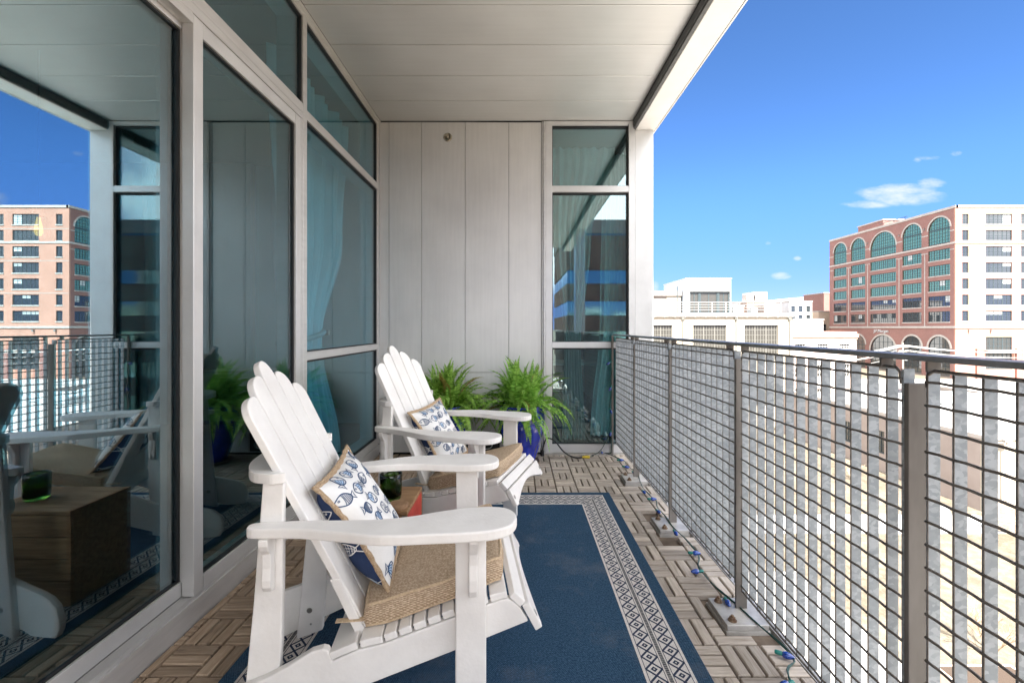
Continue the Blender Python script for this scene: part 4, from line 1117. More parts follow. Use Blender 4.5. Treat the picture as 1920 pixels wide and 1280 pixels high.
def window(F, par, u0, u1, z0, z1, nc, nr, fm, pm, dep=.28, bar=.07, arch=False, blind=None, heavy=()):
    """one window: frame with glazing bars, its pane a sub-part"""
    mb = MB(); r = (u1-u0)/2; uc = (u0+u1)/2; zs = z1 - r if arch else z1
    def top(u): return zs + math.sqrt(max(0, r*r-(u-uc)**2)) if arch else z1
    F.box(mb, u0, u0+bar*1.6, z0, zs, -dep, -dep+.10); F.box(mb, u1-bar*1.6, u1, z0, zs, -dep, -dep+.10)
    F.box(mb, u0+bar*1.6, u1-bar*1.6, z0, z0+bar*1.6, -dep, -dep+.10)
    if not arch: F.box(mb, u0+bar*1.6, u1-bar*1.6, z1-bar*1.6, z1, -dep, -dep+.10)
    for i in range(1, nc):
        u = u0 + (u1-u0)*i/nc; w = bar*(2.2 if i in heavy else 1)
        F.box(mb, u-w/2, u+w/2, z0+bar*1.6, top(u)-(0 if arch else bar*1.6), -dep+.005, -dep+.07)
    for j in range(1, nr):
        z = z0 + (z1-z0)*j/nr; hw = math.sqrt(max(0, r*r-(z-zs)**2)) if (arch and z > zs) else r
        F.box(mb, uc-hw+.02, uc+hw-.02, z-bar/2, z+bar/2, -dep+.009, -dep+.06)
    if arch:
        F.box(mb, u0, u1, zs-.25, zs+.05, -dep+.011, -dep+.09)
        n = 18
        for k in range(n):
            a0, a1 = PI*k/n, PI*(k+1)/n
            q = [(uc+(r-g)*math.cos(a), zs+(r-g)*math.sin(a)) for a in (a0, a1) for g in (0, .14)]
            mb.add([F.p(*q[0], -dep+.1), F.p(*q[1], -dep+.1), F.p(*q[3], -dep+.1), F.p(*q[2], -dep+.1)], [(0,1,2,3)])
    o = mb.build('window', fm, par)
    mb = MB()
    if arch:
        n = 20; pts = [F.p(u0, z0, -dep+.02), F.p(u1, z0, -dep+.02)] + [F.p(uc+r*math.cos(PI*k/n), zs+r*math.sin(PI*k/n), -dep+.02) for k in range(n+1)]
        mb.add(pts, [tuple(range(len(pts)))])
    else: mb.add([F.p(u0,z0,-dep+.02), F.p(u1,z0,-dep+.02), F.p(u1,z1,-dep+.02), F.p(u0,z1,-dep+.02)], [(0,1,2,3)])
    mb.build('pane', pm, o)
    if blind:
        mb = MB()
        for a, b, h in blind:
            mb.add([F.p(u0+(u1-u0)*a, z1-(z1-z0)*h, -dep+.024), F.p(u0+(u1-u0)*b, z1-(z1-z0)*h, -dep+.024), F.p(u0+(u1-u0)*b, z1, -dep+.024), F.p(u0+(u1-u0)*a, z1, -dep+.024)], [(0,1,2,3)])
        mb.build('blind', M['blind'], o)
    return o
def arch_fill(F, mb, u0, u1, zs, z1, m=0, dep=.4):
    """masonry above a round arch, from the spring line up to z1"""
    r = (u1-u0)/2; uc = (u0+u1)/2; n = 20
    for k in range(n):
        a0, a1 = PI - PI*k/n, PI - PI*(k+1)/n
        ua, ub = uc+r*math.cos(a0), uc+r*math.cos(a1); za, zb = zs+r*math.sin(a0), zs+r*math.sin(a1)
        mb.add([F.p(ua,za,0), F.p(ub,zb,0), F.p(ub,z1,0), F.p(ua,z1,0), F.p(ua,za,-dep), F.p(ub,zb,-dep)], [(0,1,2,3), (0,4,5,1)], m)
def arch_trim(F, mb, u0, u1, zs, w=.38, m=0):
    r = (u1-u0)/2; uc = (u0+u1)/2; n = 22
    for k in range(n):
        a0, a1 = PI*k/n, PI*(k+1)/n; q = []
        for a in (a0, a1):
            for rr in (r, r+w): q.append((uc+rr*math.cos(a), zs+rr*math.sin(a)))
        mb.add([F.p(*q[0], .06), F.p(*q[1], .06), F.p(*q[3], .06), F.p(*q[2], .06), F.p(*q[1], 0), F.p(*q[3], 0), F.p(*q[0], 0), F.p(*q[2], 0)], [(0,1,3,2) if 0 else (0,1,2,3), (1,4,5,2), (0,3,7,6)], m)

# ---- the big brick office block with round arched top windows
bb = thing('brick_office_building', 'large red brick office block with arched windows along its roofline', 'building', (0, 0, 0))
CX, CY, TOP = 115.0, 119.0, 32.6
FW = Fac((CX, CY, 0), (0, 1, 0), (-1, 0, 0)); FS = Fac((CX, CY, 0), (1, 0, 0), (0, -1, 0))
L1 = 48.0
bays = [(1.5, 7.9), (10.0, 16.4), (18.7, 28.7), (30.9, 37.3), (39.4, 45.8)]
rowz = [(23.9-4.2*k-1.55-2.85, 23.9-4.2*k-1.55) for k in range(5)][::-1]
mb = MB()
# upper zone between belts (z 1.2 .. top): piers, spandrels, arches
grid_wall(FW, mb, .41, L1, 1.2, 23.7, bays, rowz)
x = .41
for a, b in bays:
    FW.box(mb, x, a, 23.7, TOP, -.4, 0); r = (b-a)/2; zs = 31.2 - r
    arch_fill(FW, mb, a, b, zs, TOP); x = b
FW.box(mb, x, L1, 23.7, TOP, -.4, 0)
# ground floor arches
x = .41
for a, b in bays:
    FW.box(mb, x, a, GZ, 1.2, -.4, 0); r = (b-a)/2; arch_fill(FW, mb, a, b, -1.25-r, 1.2); x = b
FW.box(mb, x, L1, GZ, 1.2, -.4, 0)
mb.build('west_wall', M['brick_red'], bb)
mb = MB()
cols = []; u = 0
for base in (0, 33.2):
    cols += [(base+1.75, base+3.45), (base+7.95, base+14.9), (base+17.2, base+18.9), (base+23.2, base+30.1)]
rs = [(30.95-2.73-4.23*k, 30.95-4.23*k) for k in range(7)][::-1]
grid_wall(FS, mb, 0, 66.4, 1.2, TOP+.002, cols, rs)
gcols = [(7.95, 14.9), (23.2, 30.1), (41.15, 48.1), (56.4, 63.3)]
grid_wall(FS, mb, 0, 66.4, GZ, 1.2, gcols, [(-9.8, -1.3)])
mb.build('south_wall', M['brick_pale'], bb)
mb = MB()
mb.box(CX+.4, CX+66.4, CY+.4, CY+L1, GZ, TOP-.8); mb.build('core', M['brick_brown'], bb)
mb = MB()   # stone belts, sills, coping, arch surrounds
for z0, z1, d in ((1.0, 1.55, .22), (23.25, 23.75, .14), (TOP, TOP+.65, .18)):
    FW.box(mb, -.0, L1, z0, z1, .002, d); FS.box(mb, -d, 66.4, z0, z1, .002, d)
FW.box(mb, -.18, L1, TOP+.002, TOP+.648, -.6, .0015); FS.box(mb, .62, 66.4, TOP+.002, TOP+.648, -.6, .0015)
for a, b in bays:
    for c, d in rowz: FW.box(mb, a-.05, b+.05, c-.28, c-.01, .002, .10)
    r = (b-a)/2; arch_trim(FW, mb, a, b, 31.2-r); arch_trim(FW, mb, a, b, -1.25-r, .5)
pe = [.41] + [v for b in bays for v in b] + [L1]
for i in range(0, len(pe), 2):
    FW.box(mb, pe[i], pe[i+1], 26.7, 26.95, .002, .05)
    FW.box(mb, pe[i], pe[i+1], 21.75, 21.95, .002, .05)
    if 0 < i < len(pe)-2: FW.box(mb, (pe[i]+pe[i+1])/2-.12, (pe[i]+pe[i+1])/2+.12, 1.56, 21.7, .002, .06)
for a, b in cols:
    for c, d in rs: FS.box(mb, a-.12, b+.12, c-.32, c-.01, .002, .12)
for z in (27.0, 18.6, 10.1): FS.box(mb, 0, 66.4, z, z+.14, .002, .035)
mb.build('stone_trim', M['stone'], bb)
rng = random.Random(9)
for a, b in bays:
    nc = 6 if b-a > 8 else 4
    window(FW, bb, a, b, 23.9, 31.2, nc*2, 8, M['frame_dark'], M['pane_teal'], arch=True, bar=.09)
    for c, d in rowz:
        bl = [(q/nc, (q+1)/nc, rng.uniform(.3, .9)) for q in range(nc) if rng.random() < .05]
        window(FW, bb, a, b, c, d, nc*2, 4, M['frame_dark'], M['pane_dark'] if c < 8 else M['pane_teal'], bar=.08, blind=bl or None, heavy=tuple(range(2, nc*2, 2)))
    r = (b-a)/2
    window(FW, bb, a, b, GZ+.6, -1.25, nc, 5, M['frame_dark'], M['pane_dark'], arch=True, bar=.12)
for a, b in cols:
    nc = 6 if b-a > 4 else 2
    for c, d in rs:
        bl = [(q/3, (q+1)/3, rng.choice([.35, .5, 1.0])) for q in range(3) if rng.random() < .28] if nc == 6 else None
        window(FS, bb, a, b, c, d, nc, 4, M['frame_dark'], M['pane_dark'], bar=.08, blind=bl or None, heavy=(2, 4))
for a, b in gcols: window(FS, bb, a, b, -9.8, -1.3, 6, 7, M['frame_dark'], M['pane_dark'], bar=.1, heavy=(2, 4))
mb = MB()
for u in (3.4, 9.2, 21, 27, 33.6, 39, 51): 
    FS.box(mb, u-.2, u+.2, .1, .65, .002, .5)
for a in (9, 17.5, 29.8, 38.4): FW.box(mb, a-.15, a+.15, 28.6, 29.0, .002, .25)
mb.build('wall_lamp', M['coping'], bb)
for a, b in ((5.2, 7.2), (15.6, 17.4)):
    mb = MB(); FS.box(mb, a, b, GZ, -4.4, .002, .5); mb.build('brick_pier', M['brick_red'], bb)
mb = MB(); FS.box(mb, 7.3, 15.5, -5.4, -4.7, .002, 1.4); mb.build('canopy', M['stone'], bb)
mb = MB(); mb.box(121, 135, 150, 161, TOP-.79, TOP+4.0); o = mb.build('roof_house', M['brick_red'], bb)
mb = MB(); mb.box(120.8, 135.2, 149.8, 161.2, TOP+4.002, TOP+4.4); mb.build('roof_edge', M['stone'], o)
mb = MB()
for y in (138, 142, 146): mb.tube([(118, y, TOP-.8), (118, y, TOP+2.2)], .09, 6)
mb.tube([(118, 137, TOP+2.2), (118, 148, TOP+2.2)], .09, 6); mb.tube([(121, 137, TOP+2.2), (121, 148, TOP+2.2)], .09, 6)
mb.build('roof_rail', M['frame_dark'], bb)
tx = bpy.data.curves.new('lettering', 'FONT'); tx.body = 'J.P.Morgan'; tx.size = 1.35; tx.extrude = .06; tx.align_x = 'CENTER'; tx.align_y = 'CENTER'
to = bpy.data.objects.new('lettering_curve', tx); COL.objects.link(to); me = bpy.data.meshes.new_from_object(to.evaluated_get(bpy.context.evaluated_depsgraph_get())); bpy.data.objects.remove(to)
me.materials.clear(); me.materials.append(M['white_wall']); o = bpy.data.objects.new('lettering', me); COL.objects.link(o); o.parent = bb
o.location = (CX-.12, CY+24.2, .05); o.rotation_euler = (R(90), 0, R(-90))

# ---- cream factory building with steel windows, roof terrace and penthouse
cb = thing('cream_building', 'cream painted low building with large gridded windows and a roof terrace', 'building', (0, 0, 0))
F = Fac((0, 62, 0), (1, 0, 0), (0, -1, 0))
wc = [(10.0, 14.5), (16.6, 21.2), (24.05, 28.6), (31.1, 35.65)]
mb = MB(); grid_wall(F, mb, 4, 37.6, GZ, 2.60, wc, [(-9.6, -5.2), (-3.4, 1.5)]); mb.build('wall', M['cream_wall'], cb)
mb = MB(); mb.box(4, 37.6, 62.4, 80, GZ, 2.55); mb.build('core', M['cream_wall'], cb)
mb = MB(); mb.box(3.8, 37.75, 61.75, 80.1, 2.602, 3.15)
for k in range(24): mb.box(4.6+k*1.4, 4.72+k*1.4, 61.70, 61.748, 2.5, 3.10)
mb.build('coping', M['coping'], cb)
mb = MB()
for x in (15.6, 22.6, 29.9, 37.2): mb.box(x-.07, x+.07, 61.86, 61.999, GZ, 2.5); mb.box(x-.2, x+.2, 61.8, 61.999, 2.2, 2.58)
mb.build('downpipe', M['frame_grey'], cb, fix=False)
for x, w, h in ((33.2, 1.5, 1.0), (35.6, .9, .8), (9.0, 1.2, 1.1)):
    mb = MB(); mb.box(x-w/2, x+w/2, 68, 69.4, 3.25, 3.25+h)
    for i in range(5): mb.box(x-w/2+.08, x+w/2-.08, 67.96, 67.999, 3.33+i*h/5.6, 3.38+i*h/5.6)
    mb.box(x-w/2, x-w/2+.12, 68.1, 69.3, 3.151, 3.249); mb.box(x+w/2-.12, x+w/2, 68.1, 69.3, 3.151, 3.249); mb.build('rooftop_unit', M['blind'], cb)
for a, b in wc:
    for z0, z1 in ((-9.6, -5.2), (-3.4, 1.5)): window(F, cb, a, b, z0, z1, 12, 7, M['frame_grey'], M['pane_far'], bar=.07, dep=.3, heavy=(4, 8))
mb = MB()
for k in range(17):
    x = 6 + k*1.9; mb.tube([(x, 62.6, 3.15), (x, 62.6, 4.65)], .035, 5)
for z in (3.6, 3.95, 4.3, 4.65): mb.tube([(6, 62.6, z), (36.5, 62.6, z)], .018 if z < 4.6 else .035, 5)
mb.build('roof_railing', M['cable'], cb)
ph = thing('penthouse', 'white box penthouse with dark glazed front on the cream roof terrace', 'penthouse', (0, 0, 0))
F = Fac((0, 66, 0), (1, 0, 0), (0, -1, 0))
mb = MB(); grid_wall(F, mb, 24.61, 31.1, 3.16, 6.45, [(25.1, 31.0)], [(3.2, 6.42)]); mb.box(24.61, 31.1, 66.41, 76, 3.16, 6.45); F.box(mb, 24.61, 31.1, 6.451, 8.2, -10, 0); mb.build('wall', M['white_wall'], ph)
mb = MB(); mb.box(24.56, 24.606, 65.98, 76, 3.16, 8.22); mb.build('side_cladding', M['grey_clad'], ph)
mb = MB(); mb.box(24.5, 31.2, 65.9, 76.1, 8.224, 8.36); mb.build('roof_edge', M['white_wall'], ph)
for a, b in ((25.1, 26.6), (26.62, 29.3), (29.32, 31.0)): window(F, ph, a, b, 3.2, 6.42, 2, 1, M['frame_dark'], M['pane_far'], bar=.13, dep=.35)
mb = MB(); F.box(mb, 26.55, 26.67, 3.2, 6.42, -.3, -.2); F.box(mb, 29.2, 29.42, 3.2, 6.42, -.3, -.2); mb.build('mullion', M['frame_dark'], ph)
st = thing('stair_tower', 'low brown brick stair tower with grey cap beside the white penthouse', 'stair tower', (0, 0, 0))
mb = MB(); mb.box(17, 22.2, 67.5, 74, 3.16, 5.85); mb.build('brick_wall', M['brick_brown'], st)
mb = MB(); mb.box(22.202, 24.3, 67.4, 74, 3.16, 5.85); mb.build('wall', M['cream_wall'], st)
mb = MB(); mb.box(16.8, 24.45, 67.2, 74.2, 5.852, 6.6); mb.build('roof_cap', M['coping'], st)
fl = thing('lamp_post', 'thin dark lamp post on the cream roof terrace in front of the penthouse', 'lamp post', (22.3, 63.2, 3.16))
mb = MB(); mb.tube([(0, 0, 0), (0, 0, 4.0)], .06, 6); mb.build('pole', M['frame_dark'], fl)
mb = MB(); mb.lathe([(.05, 3.7), (.16, 3.8), (.16, 4.25), (.05, 4.4)], 10); mb.build('lantern', M['blind'], fl)

# ---- pink building with coral cornice
pb = thing('pink_building', 'pale pink three storey building with coral cornice', 'building', (0, 0, 0))
F = Fac((0, 80, 0), (1, 0, 0), (0, -1, 0))
wc = [(49.0, 50.95), (53.0, 54.95), (56.8, 58.75)]
mb = MB(); grid_wall(F, mb, 48.45, 59.85, GZ, -.9, wc, [(-11.5, -9.6), (-7.6, -5.3), (-3.0, -1.7)]); mb.box(48.45, 59.85, 80.4, 96, GZ, -.3); mb.build('wall', mat('pink_wall', (.60,.48,.41), (.66,.54,.47), .5, .9), pb)
mb = MB(); mb.box(48.2, 60.05, 79.7, 96.2, -.55, -.02); mb.box(48.35, 59.95, 79.85, 80.39, -.88, -.552); mb.box(48.4, 59.9, 79.95, 96.1, -.018, .42); mb.build('cornice', M['coral'], pb)
for a, b in wc:
    for z0, z1 in ((-11.5, -9.6), (-7.6, -5.3), (-3.0, -1.7)): window(F, pb, a, b, z0, z1, 4, 3, M['white_wall'], M['pane_far'], bar=.06)

# ---- far buildings
def block(name, lab, cat, x0, x1, y0, y1, z1, m, cols=0, rows=(), wm=None, roof=None, par=None, grp=None):
    t = thing(name, lab, cat, (0, 0, 0), 0, grp); F = Fac((x0, y0, 0), (1, 0, 0), (0, -1, 0)); w = x1-x0
    cs = [(w*(i+.22)/cols, w*(i+.78)/cols) for i in range(cols)]
    mb = MB(); grid_wall(F, mb, 0, w, GZ, z1, cs, rows) if cols else F.box(mb, 0, w, GZ, z1, -.4, 0)
    mb.box(x0, x1, y0+.4, y1, GZ, z1); mb.build('wall', m, t)
    for a, b in cs:
        for c, d in rows: window(F, t, a, b, c, d, 2, 2, M['frame_dark'], wm or M['pane_dark'], bar=.1)
    mb = MB(); mb.box(x0-.15, x1+.15, y0-.15, y1+.15, z1+.002, z1+.4); mb.build('parapet', roof or M['stone'], t)
    return t
block('white_building', 'small white stepped building behind the pink one', 'building', 67, 74.2, 110, 118, 2.9, M['white_wall'], 5, [(-2.2, -.6)])
block('tan_building', 'tan brick building with narrow windows against the red brick block', 'building', 116.3, 128, 175, 187, 7.2, M['brick_tan'], 3, [(-1, 2.4)])
block('brown_building', 'dark red brown slab building beside the brick office block', 'building', 142, 150, 210, 225, 17, M['brick_red'])
t = block('white_tower', 'white flat topped building with rooftop units far behind the terrace', 'building', 100, 113, 200, 215, 12.5, M['white_wall'], 0)
for k, (x, w) in enumerate(((100.6, 3), (104.6, 3.2))):
    mb = MB(); mb.box(x, x+w, 199, 203, 12.9, 15.6)
    for i in range(3): mb.box(x+.2+i*w/3, x+.2+i*w/3+.3, 198.9, 198.999, 13.2, 15.3)
    mb.build('rooftop_unit', M['stone'], t)
mb = MB(); mb.box(106.2, 112.4, 204, 214, 12.9, 17.2); mb.build('plant_room', M['white_wall'], t)
t = block('white_house', 'white building with square dark windows beyond the roof terrace', 'building', 90, 97.5, 150, 158, 9.6, M['white_wall'], 3, [(3.2, 5.3), (6.2, 8.4)])
t = block('brown_house', 'brown building with light cap between the far white roofs', 'building', 81, 87.5, 160, 166, 10, M['brown_wall'], 2, [(4, 6.4)])
t = block('brown_house', 'short brown block left of the square windowed white building', 'building', 70, 75, 150, 156, 8.2, M['brown_wall'], 2, [(3.2, 5.5)])
t = block('grey_house', 'grey brown block at the end of the roof terrace view', 'building', 79.5, 84, 146, 152, 8.0, M['tan_wall'], 2, [(2.6, 5)])
t = block('brick_house', 'low red brick house under the far white roof', 'building', 97, 109, 170, 180, 8.6, M['brown_wall'], 4, [(3.5, 5.5)])
t = block('white_hall', 'long white hall far below the pale domed roof', 'building', 62, 100, 190, 200, 10.2, M['white_wall'], 9, [(5, 7)])
dm = thing('domed_arena', 'long low white domed roof on the skyline left of the brick block', 'arena', (0, 0, 0))
mb = MB(); n = 30
pts = [(150 + 105*k/n, 14 + 8.5*math.sin(PI*(.12+.55*k/n))) for k in range(n+1)]
vs = [(x, y, z) for y in (300, 380) for x, z in pts] + [(x, 300, GZ) for x, z in pts]
mb.add(vs, [(k, k+1, n+2+k, n+1+k) for k in range(n)] + [(k, 2*n+2+k, 2*n+3+k, k+1) for k in range(n)])
mb.build('roof', M['white_wall'], dm, fix=True)
mb = MB(); mb.box(150, 255, 299.5, 299.9, 8, 12); mb.build('glazed_band', M['pane_far'], dm)
for i, (x0, x1, y, z, m, lab) in enumerate(((20, 70, 330, 9, 'brick_tan', 'long tan block low on the horizon behind the roof terrace'), (118, 140, 280, 13.5, 'tan_wall', 'sand coloured block in front of the white dome'),
        (-60, 10, 340, 14, 'brick_brown', 'brown block far beyond the end wall'), (300, 420, 330, 22, 'brick_tan', 'tan tower block far right beyond the brick offices'))):
    block('distant_building', lab, 'building', x0, x1, y, y+20, z, M[m], 8, [(z-5, z-2.5), (z-10, z-7.5)])

# ---- flat white roofed warehouse below
wh = thing('warehouse', 'low warehouse with broad flat white roof just below the railing', 'warehouse', (0, 0, 0))
FW2 = Fac((34, 33, 0), (0, 1, 0), (-1, 0, 0)); FS2 = Fac((34, 33, 0), (1, 0, 0), (0, -1, 0))
mb = MB(); wc2 = [(9.0, 10.1), (13.2, 14.3), (19, 20.1), (25, 26.2)]
grid_wall(FW2, mb, .3, 24, GZ, -7.0, wc2, [(-10.6, -8.5)], .3); mb.build('side_wall', M['tan_wall'], wh)
mb = MB(); FS2.box(mb, 0, 90, GZ, -7.0, -.3, 0); mb.build('front_wall', M['cream_wall'], wh)
mb = MB(); mb.box(34.3, 124, 33.3, 57, GZ, -7.05); mb.build('roof', M['roof_white'], wh)
mb = MB(); mb.box(33.9, 34.35, 32.9, 57.1, -6.998, -6.7); mb.box(34.352, 124, 32.9, 33.35, -6.998, -6.7); mb.build('roof_edge', M['stone'], wh)
for a, b in wc2: window(FW2, wh, a, b, -10.6, -8.5, 2, 3, M['frame_dark'], M['pane_dark'], bar=.06, dep=.2)
rng = random.Random(21)
for k in range(12):
    x, y = rng.uniform(38, 90), rng.uniform(36, 55); w, h = rng.uniform(.6, 2.2), rng.uniform(.4, 1.3)
    mb = MB(); mb.box(-w, w, -w*.7, w*.7, .12, h); 
    for i in range(4): mb.box(-w+.1+i*w/2.1, -w+.16+i*w/2.1, -w*.7-.03, -w*.7-.001, .2, h-.1)
    mb.box(-w*.8, -w*.6, -w*.6, w*.6, 0, .119); mb.box(w*.6, w*.8, -w*.6, w*.6, 0, .119)
    o = mb.build('roof_vent', M['blind'], wh); o.location = (x, y, -7.05)
b2 = block('flat_roofed_shed', 'long pale shed on the near side of the street behind the warehouse', 'shed', 66, 150, 62, 72, -8.4, M['roof_white'], 10, [(-11, -9.6)], roof=M['stone'])

# ---- building behind the viewpoint, seen only as a reflection in the tall window
rb = thing('banded_office_building', 'office block of brown bands and blue glass reflected in the tall window', 'building', (0, 0, 0))
mb = MB(); mb.box(6, 46, -64, -46, GZ, 12.4); mb.build('glass_body', M['pane_blue'], rb)
mb = MB()
for z0, z1 in ((-12.3, -9), (-7.0, -4.8), (-3.0, -1.0), (.7, 2.6), (4.3, 6.4), (8.0, 12.2)): mb.box(5.9, 46.1, -64, -45.85, z0, z1)
mb.build('band', M['brown_wall'], rb)
mb = MB(); mb.box(5.8, 46.2, -64, -45.7, 12.41, 14.0); mb.build('parapet', M['stone'], rb)

# ---- fence, poles, wires, shrubs, cars
ft = thing('slat_fence', 'short horizontal slat wooden fence by the warehouse front', 'fence', (31.2, 30.0, GZ))
mb = MB()
for k in range(9): mb.box(0, 7, -.03, .0, .15+k*.2, .32+k*.2)
o = mb.build('slats', M['fence_wood'], ft); 
for x in (0.1, 2.3, 4.6, 6.9): MB().box(x-.06, x+.06, -.1, -.031, 0, 2.05).build('post', M['cream_wall'], ft)
ft.rotation_euler = (0, 0, R(-28))
ut = thing('utility_box', 'small pale ground cabinet near the slat fence', 'cabinet', (28.6, 31.0, GZ))
MB().box(-.6, .6, -.4, .4, .1, 1.2).build('case', M['blind'], ut, bevel=.03); MB().box(-.7, .7, -.5, .5, 0, .099).build('plinth', M['concrete'], ut); MB().box(-.62, .62, -.43, -.405, .2, 1.1).build('door', M['stone'], ut, bevel=.01)
sp_ = thing('light_pole', 'slim brown light pole in front of the white warehouse wall', 'light pole', (35.2, 32.6, GZ))
mb = MB(); mb.tube([(0, 0, 0), (0, 0, 5.2)], [.09, .06], 8); mb.build('pole', M['pole'], sp_)
mb = MB(); mb.box(-.25, .25, -.15, .15, 5.201, 5.4); mb.build('lamp_head', M['coping'], sp_, bevel=.02); MB().box(-.14, .14, -.14, .14, 0, .05).build('base', M['concrete'], sp_)
up_ = thing('utility_pole', 'pale utility pole carrying wires in front of the arched ground floor', 'utility pole', (72.3, 85.0, GZ))
mb = MB(); mb.tube([(0, 0, 0), (0, 0, 10.6)], [.17, .12], 8); mb.build('pole', M['pole'], up_)
MB().box(-1.1, 1.1, -.07, .07, 9.7, 9.86).build('crossarm', M['pole'], up_); MB().box(-.9, .9, -.07, .07, 8.9, 9.04).build('crossarm', M['pole'], up_)
mb = MB(); mb.lathe([(.0, 7.3), (.28, 7.32), (.3, 7.5), (.3, 8.3), (.2, 8.42), (0, 8.44)], 12, c=(.42, -.1, 0)); mb.build('transformer', M['blind'], up_, smooth=False)
for i, x in enumerate((-1, -.5, .5, 1)): MB().lathe([(.05, 0), (.07, .05), (.04, .12), (.07, .16), (.0, .24)], 8, c=(x, 0, 9.861)).build('insulator', M['blind'], up_)
def span(a, b, sag, r=.028):
    return [Vector(a).lerp(Vector(b), k/16) - Vector((0, 0, sag*4*(k/16)*(1-k/16))) for k in range(17)]
wr = thing('power_lines', 'pale overhead wires strung from the utility pole across the street', 'wires', (0, 0, 0))
for x, dz in ((-1, -2.2), (-.5, -2.2), (.5, -2.2), (1, -2.2), (-.8, -3.1), (.8, -3.1), (0, -4.2)):
    mb = MB(); P0 = (72.3+x, 85, dz+.05)
    mb.tube(span(P0, (104+x, 82.5, dz-.6), 1.0), .03, 5); mb.build('wire', M['cable'], wr)
    mb = MB(); mb.tube(span(P0, (40+x, 76+x, dz-2.6), .8), .03, 5); mb.build('wire', M['cable'], wr)
ut2 = copy_tree(up_); ut2.location = (104, 82.5, GZ-.4); ut2['label'] = 'second pale utility pole in front of the sunlit brick face'
up_['group'] = ut2['group'] = 'utility poles along the street'

def shrub(loc, h, seed, lab):
    rng = random.Random(seed); mb = MB()
    def br(p, d, L_, r, k):
        q = p + d*L_; mb.tube([p, p.lerp(q, .5)+Vector((rng.uniform(-.05,.05)*L_, rng.uniform(-.05,.05)*L_, .02)), q], [r, r*.8, r*.55], 4, cap=False)
        if k:
            for _ in range(3): br(p.lerp(q, rng.uniform(.45, 1)), (d + Vector((rng.uniform(-.7,.7), rng.uniform(-.7,.7), rng.uniform(-.1,.5)))).normalized(), L_*rng.uniform(.55,.8), r*.55, k-1)
    for _ in range(7):
        a = rng.uniform(0, 2*PI); br(Vector((0,0,0)), Vector((math.cos(a)*.5, math.sin(a)*.5, 1)).normalized(), h*.4, .03, 3)
    o = mb.build('bare_shrub', M['twig']); o.location = loc
    return tag(o, lab, 'shrub', 'bare shrubs on the dry lawn')
shrub((19.5, 18.6, GZ), 3.0, 1, 'bare branching shrub on the dry grass seen low through the railing')
shrub((29.5, 40.0, GZ), 2.2, 2, 'leafless shrub at the foot of the tan warehouse wall')
shrub((26.5, 45.0, GZ), 2.0, 5, 'small leafless shrub on rough grass left of the warehouse')
pt_ = thing('brick_planter', 'orange brown brick planter at the bottom of the railing view', 'planter', (17.2, 16.0, GZ))
MB().box(-1.5, 1.5, -1.2, 1.2, 0, .7).build('wall', M['brick_tan'], pt_, bevel=.02); MB().box(-1.35, 1.35, -1.05, 1.05, .701, .72).build('soil', M['soil'], pt_); MB().box(-1.6, 1.6, -1.3, -1.06, .7005, .78).build('coping', M['coral'], pt_)

def car(loc, rz, c, lab):
    t = thing('parked_car', lab, 'car', loc, rz, 'cars parked along the street')
    cm = mat('car_paint', c, rough=.25, coat=.8)
    side = [(-2.2,.35),(2.2,.35),(2.22,.75),(1.9,.88),(1.0,.95),(.45,1.38),(-1.1,1.42),(-1.75,.98),(-2.2,.92)]
    MB().prism(side, lambda p, q, y: (p, y, q), .86, -.86).build('body', cm, t, bevel=.06)
    mb = MB()
    for s_ in (-1, 1): mb.add([(-1.45, s_*.868, .98), (.80, s_*.868, .98), (.38, s_*.868, 1.32), (-1.05, s_*.868, 1.34)], [(0,1,2,3)])
    mb.add([(1.0,-.75,.985), (1.0,.75,.985), (.50,.70,1.36), (.50,-.70,1.36)], [(0,1,2,3)]); mb.build('window', M['pane_dark'], t)
    for x in (-1.35, 1.35):
        for s_ in (-1, 1):
            mb = MB(); n = 16
            vs = [(x+.33*math.cos(2*PI*k/n), s_*y, .33+.33*math.sin(2*PI*k/n)) for y in (.70, .90) for k in range(n)]
            mb.add(vs, [tuple(range(n)), tuple(range(n, 2*n))] + [(k, (k+1) % n, n+(k+1) % n, n+k) for k in range(n)]); mb.build('wheel', M['tyre'], t)
    mb = MB()
    for s_ in (-1, 1): mb.box(2.19, 2.235, s_*.6-.16, s_*.6+.16, .62, .76)
    mb.build('headlight', M['blind'], t)
    return t
car((66.5, 88.2, GZ+.008), 0, (.55,.55,.56), 'silver car parked at the kerb near the utility pole')
car((74.2, 88.2, GZ+.008), PI, (.05,.05,.06), 'black car parked below the arched windows')
car((82.5, 88.2, GZ+.008), 0, (.62,.61,.58), 'white car parked below the wide arch')
car((91.0, 88.2, GZ+.008), 0, (.20,.02,.02), 'dark red car parked in the street')
car((99.0, 88.2, GZ+.008), PI, (.10,.14,.22), 'blue grey car parked by the sunlit brick face')

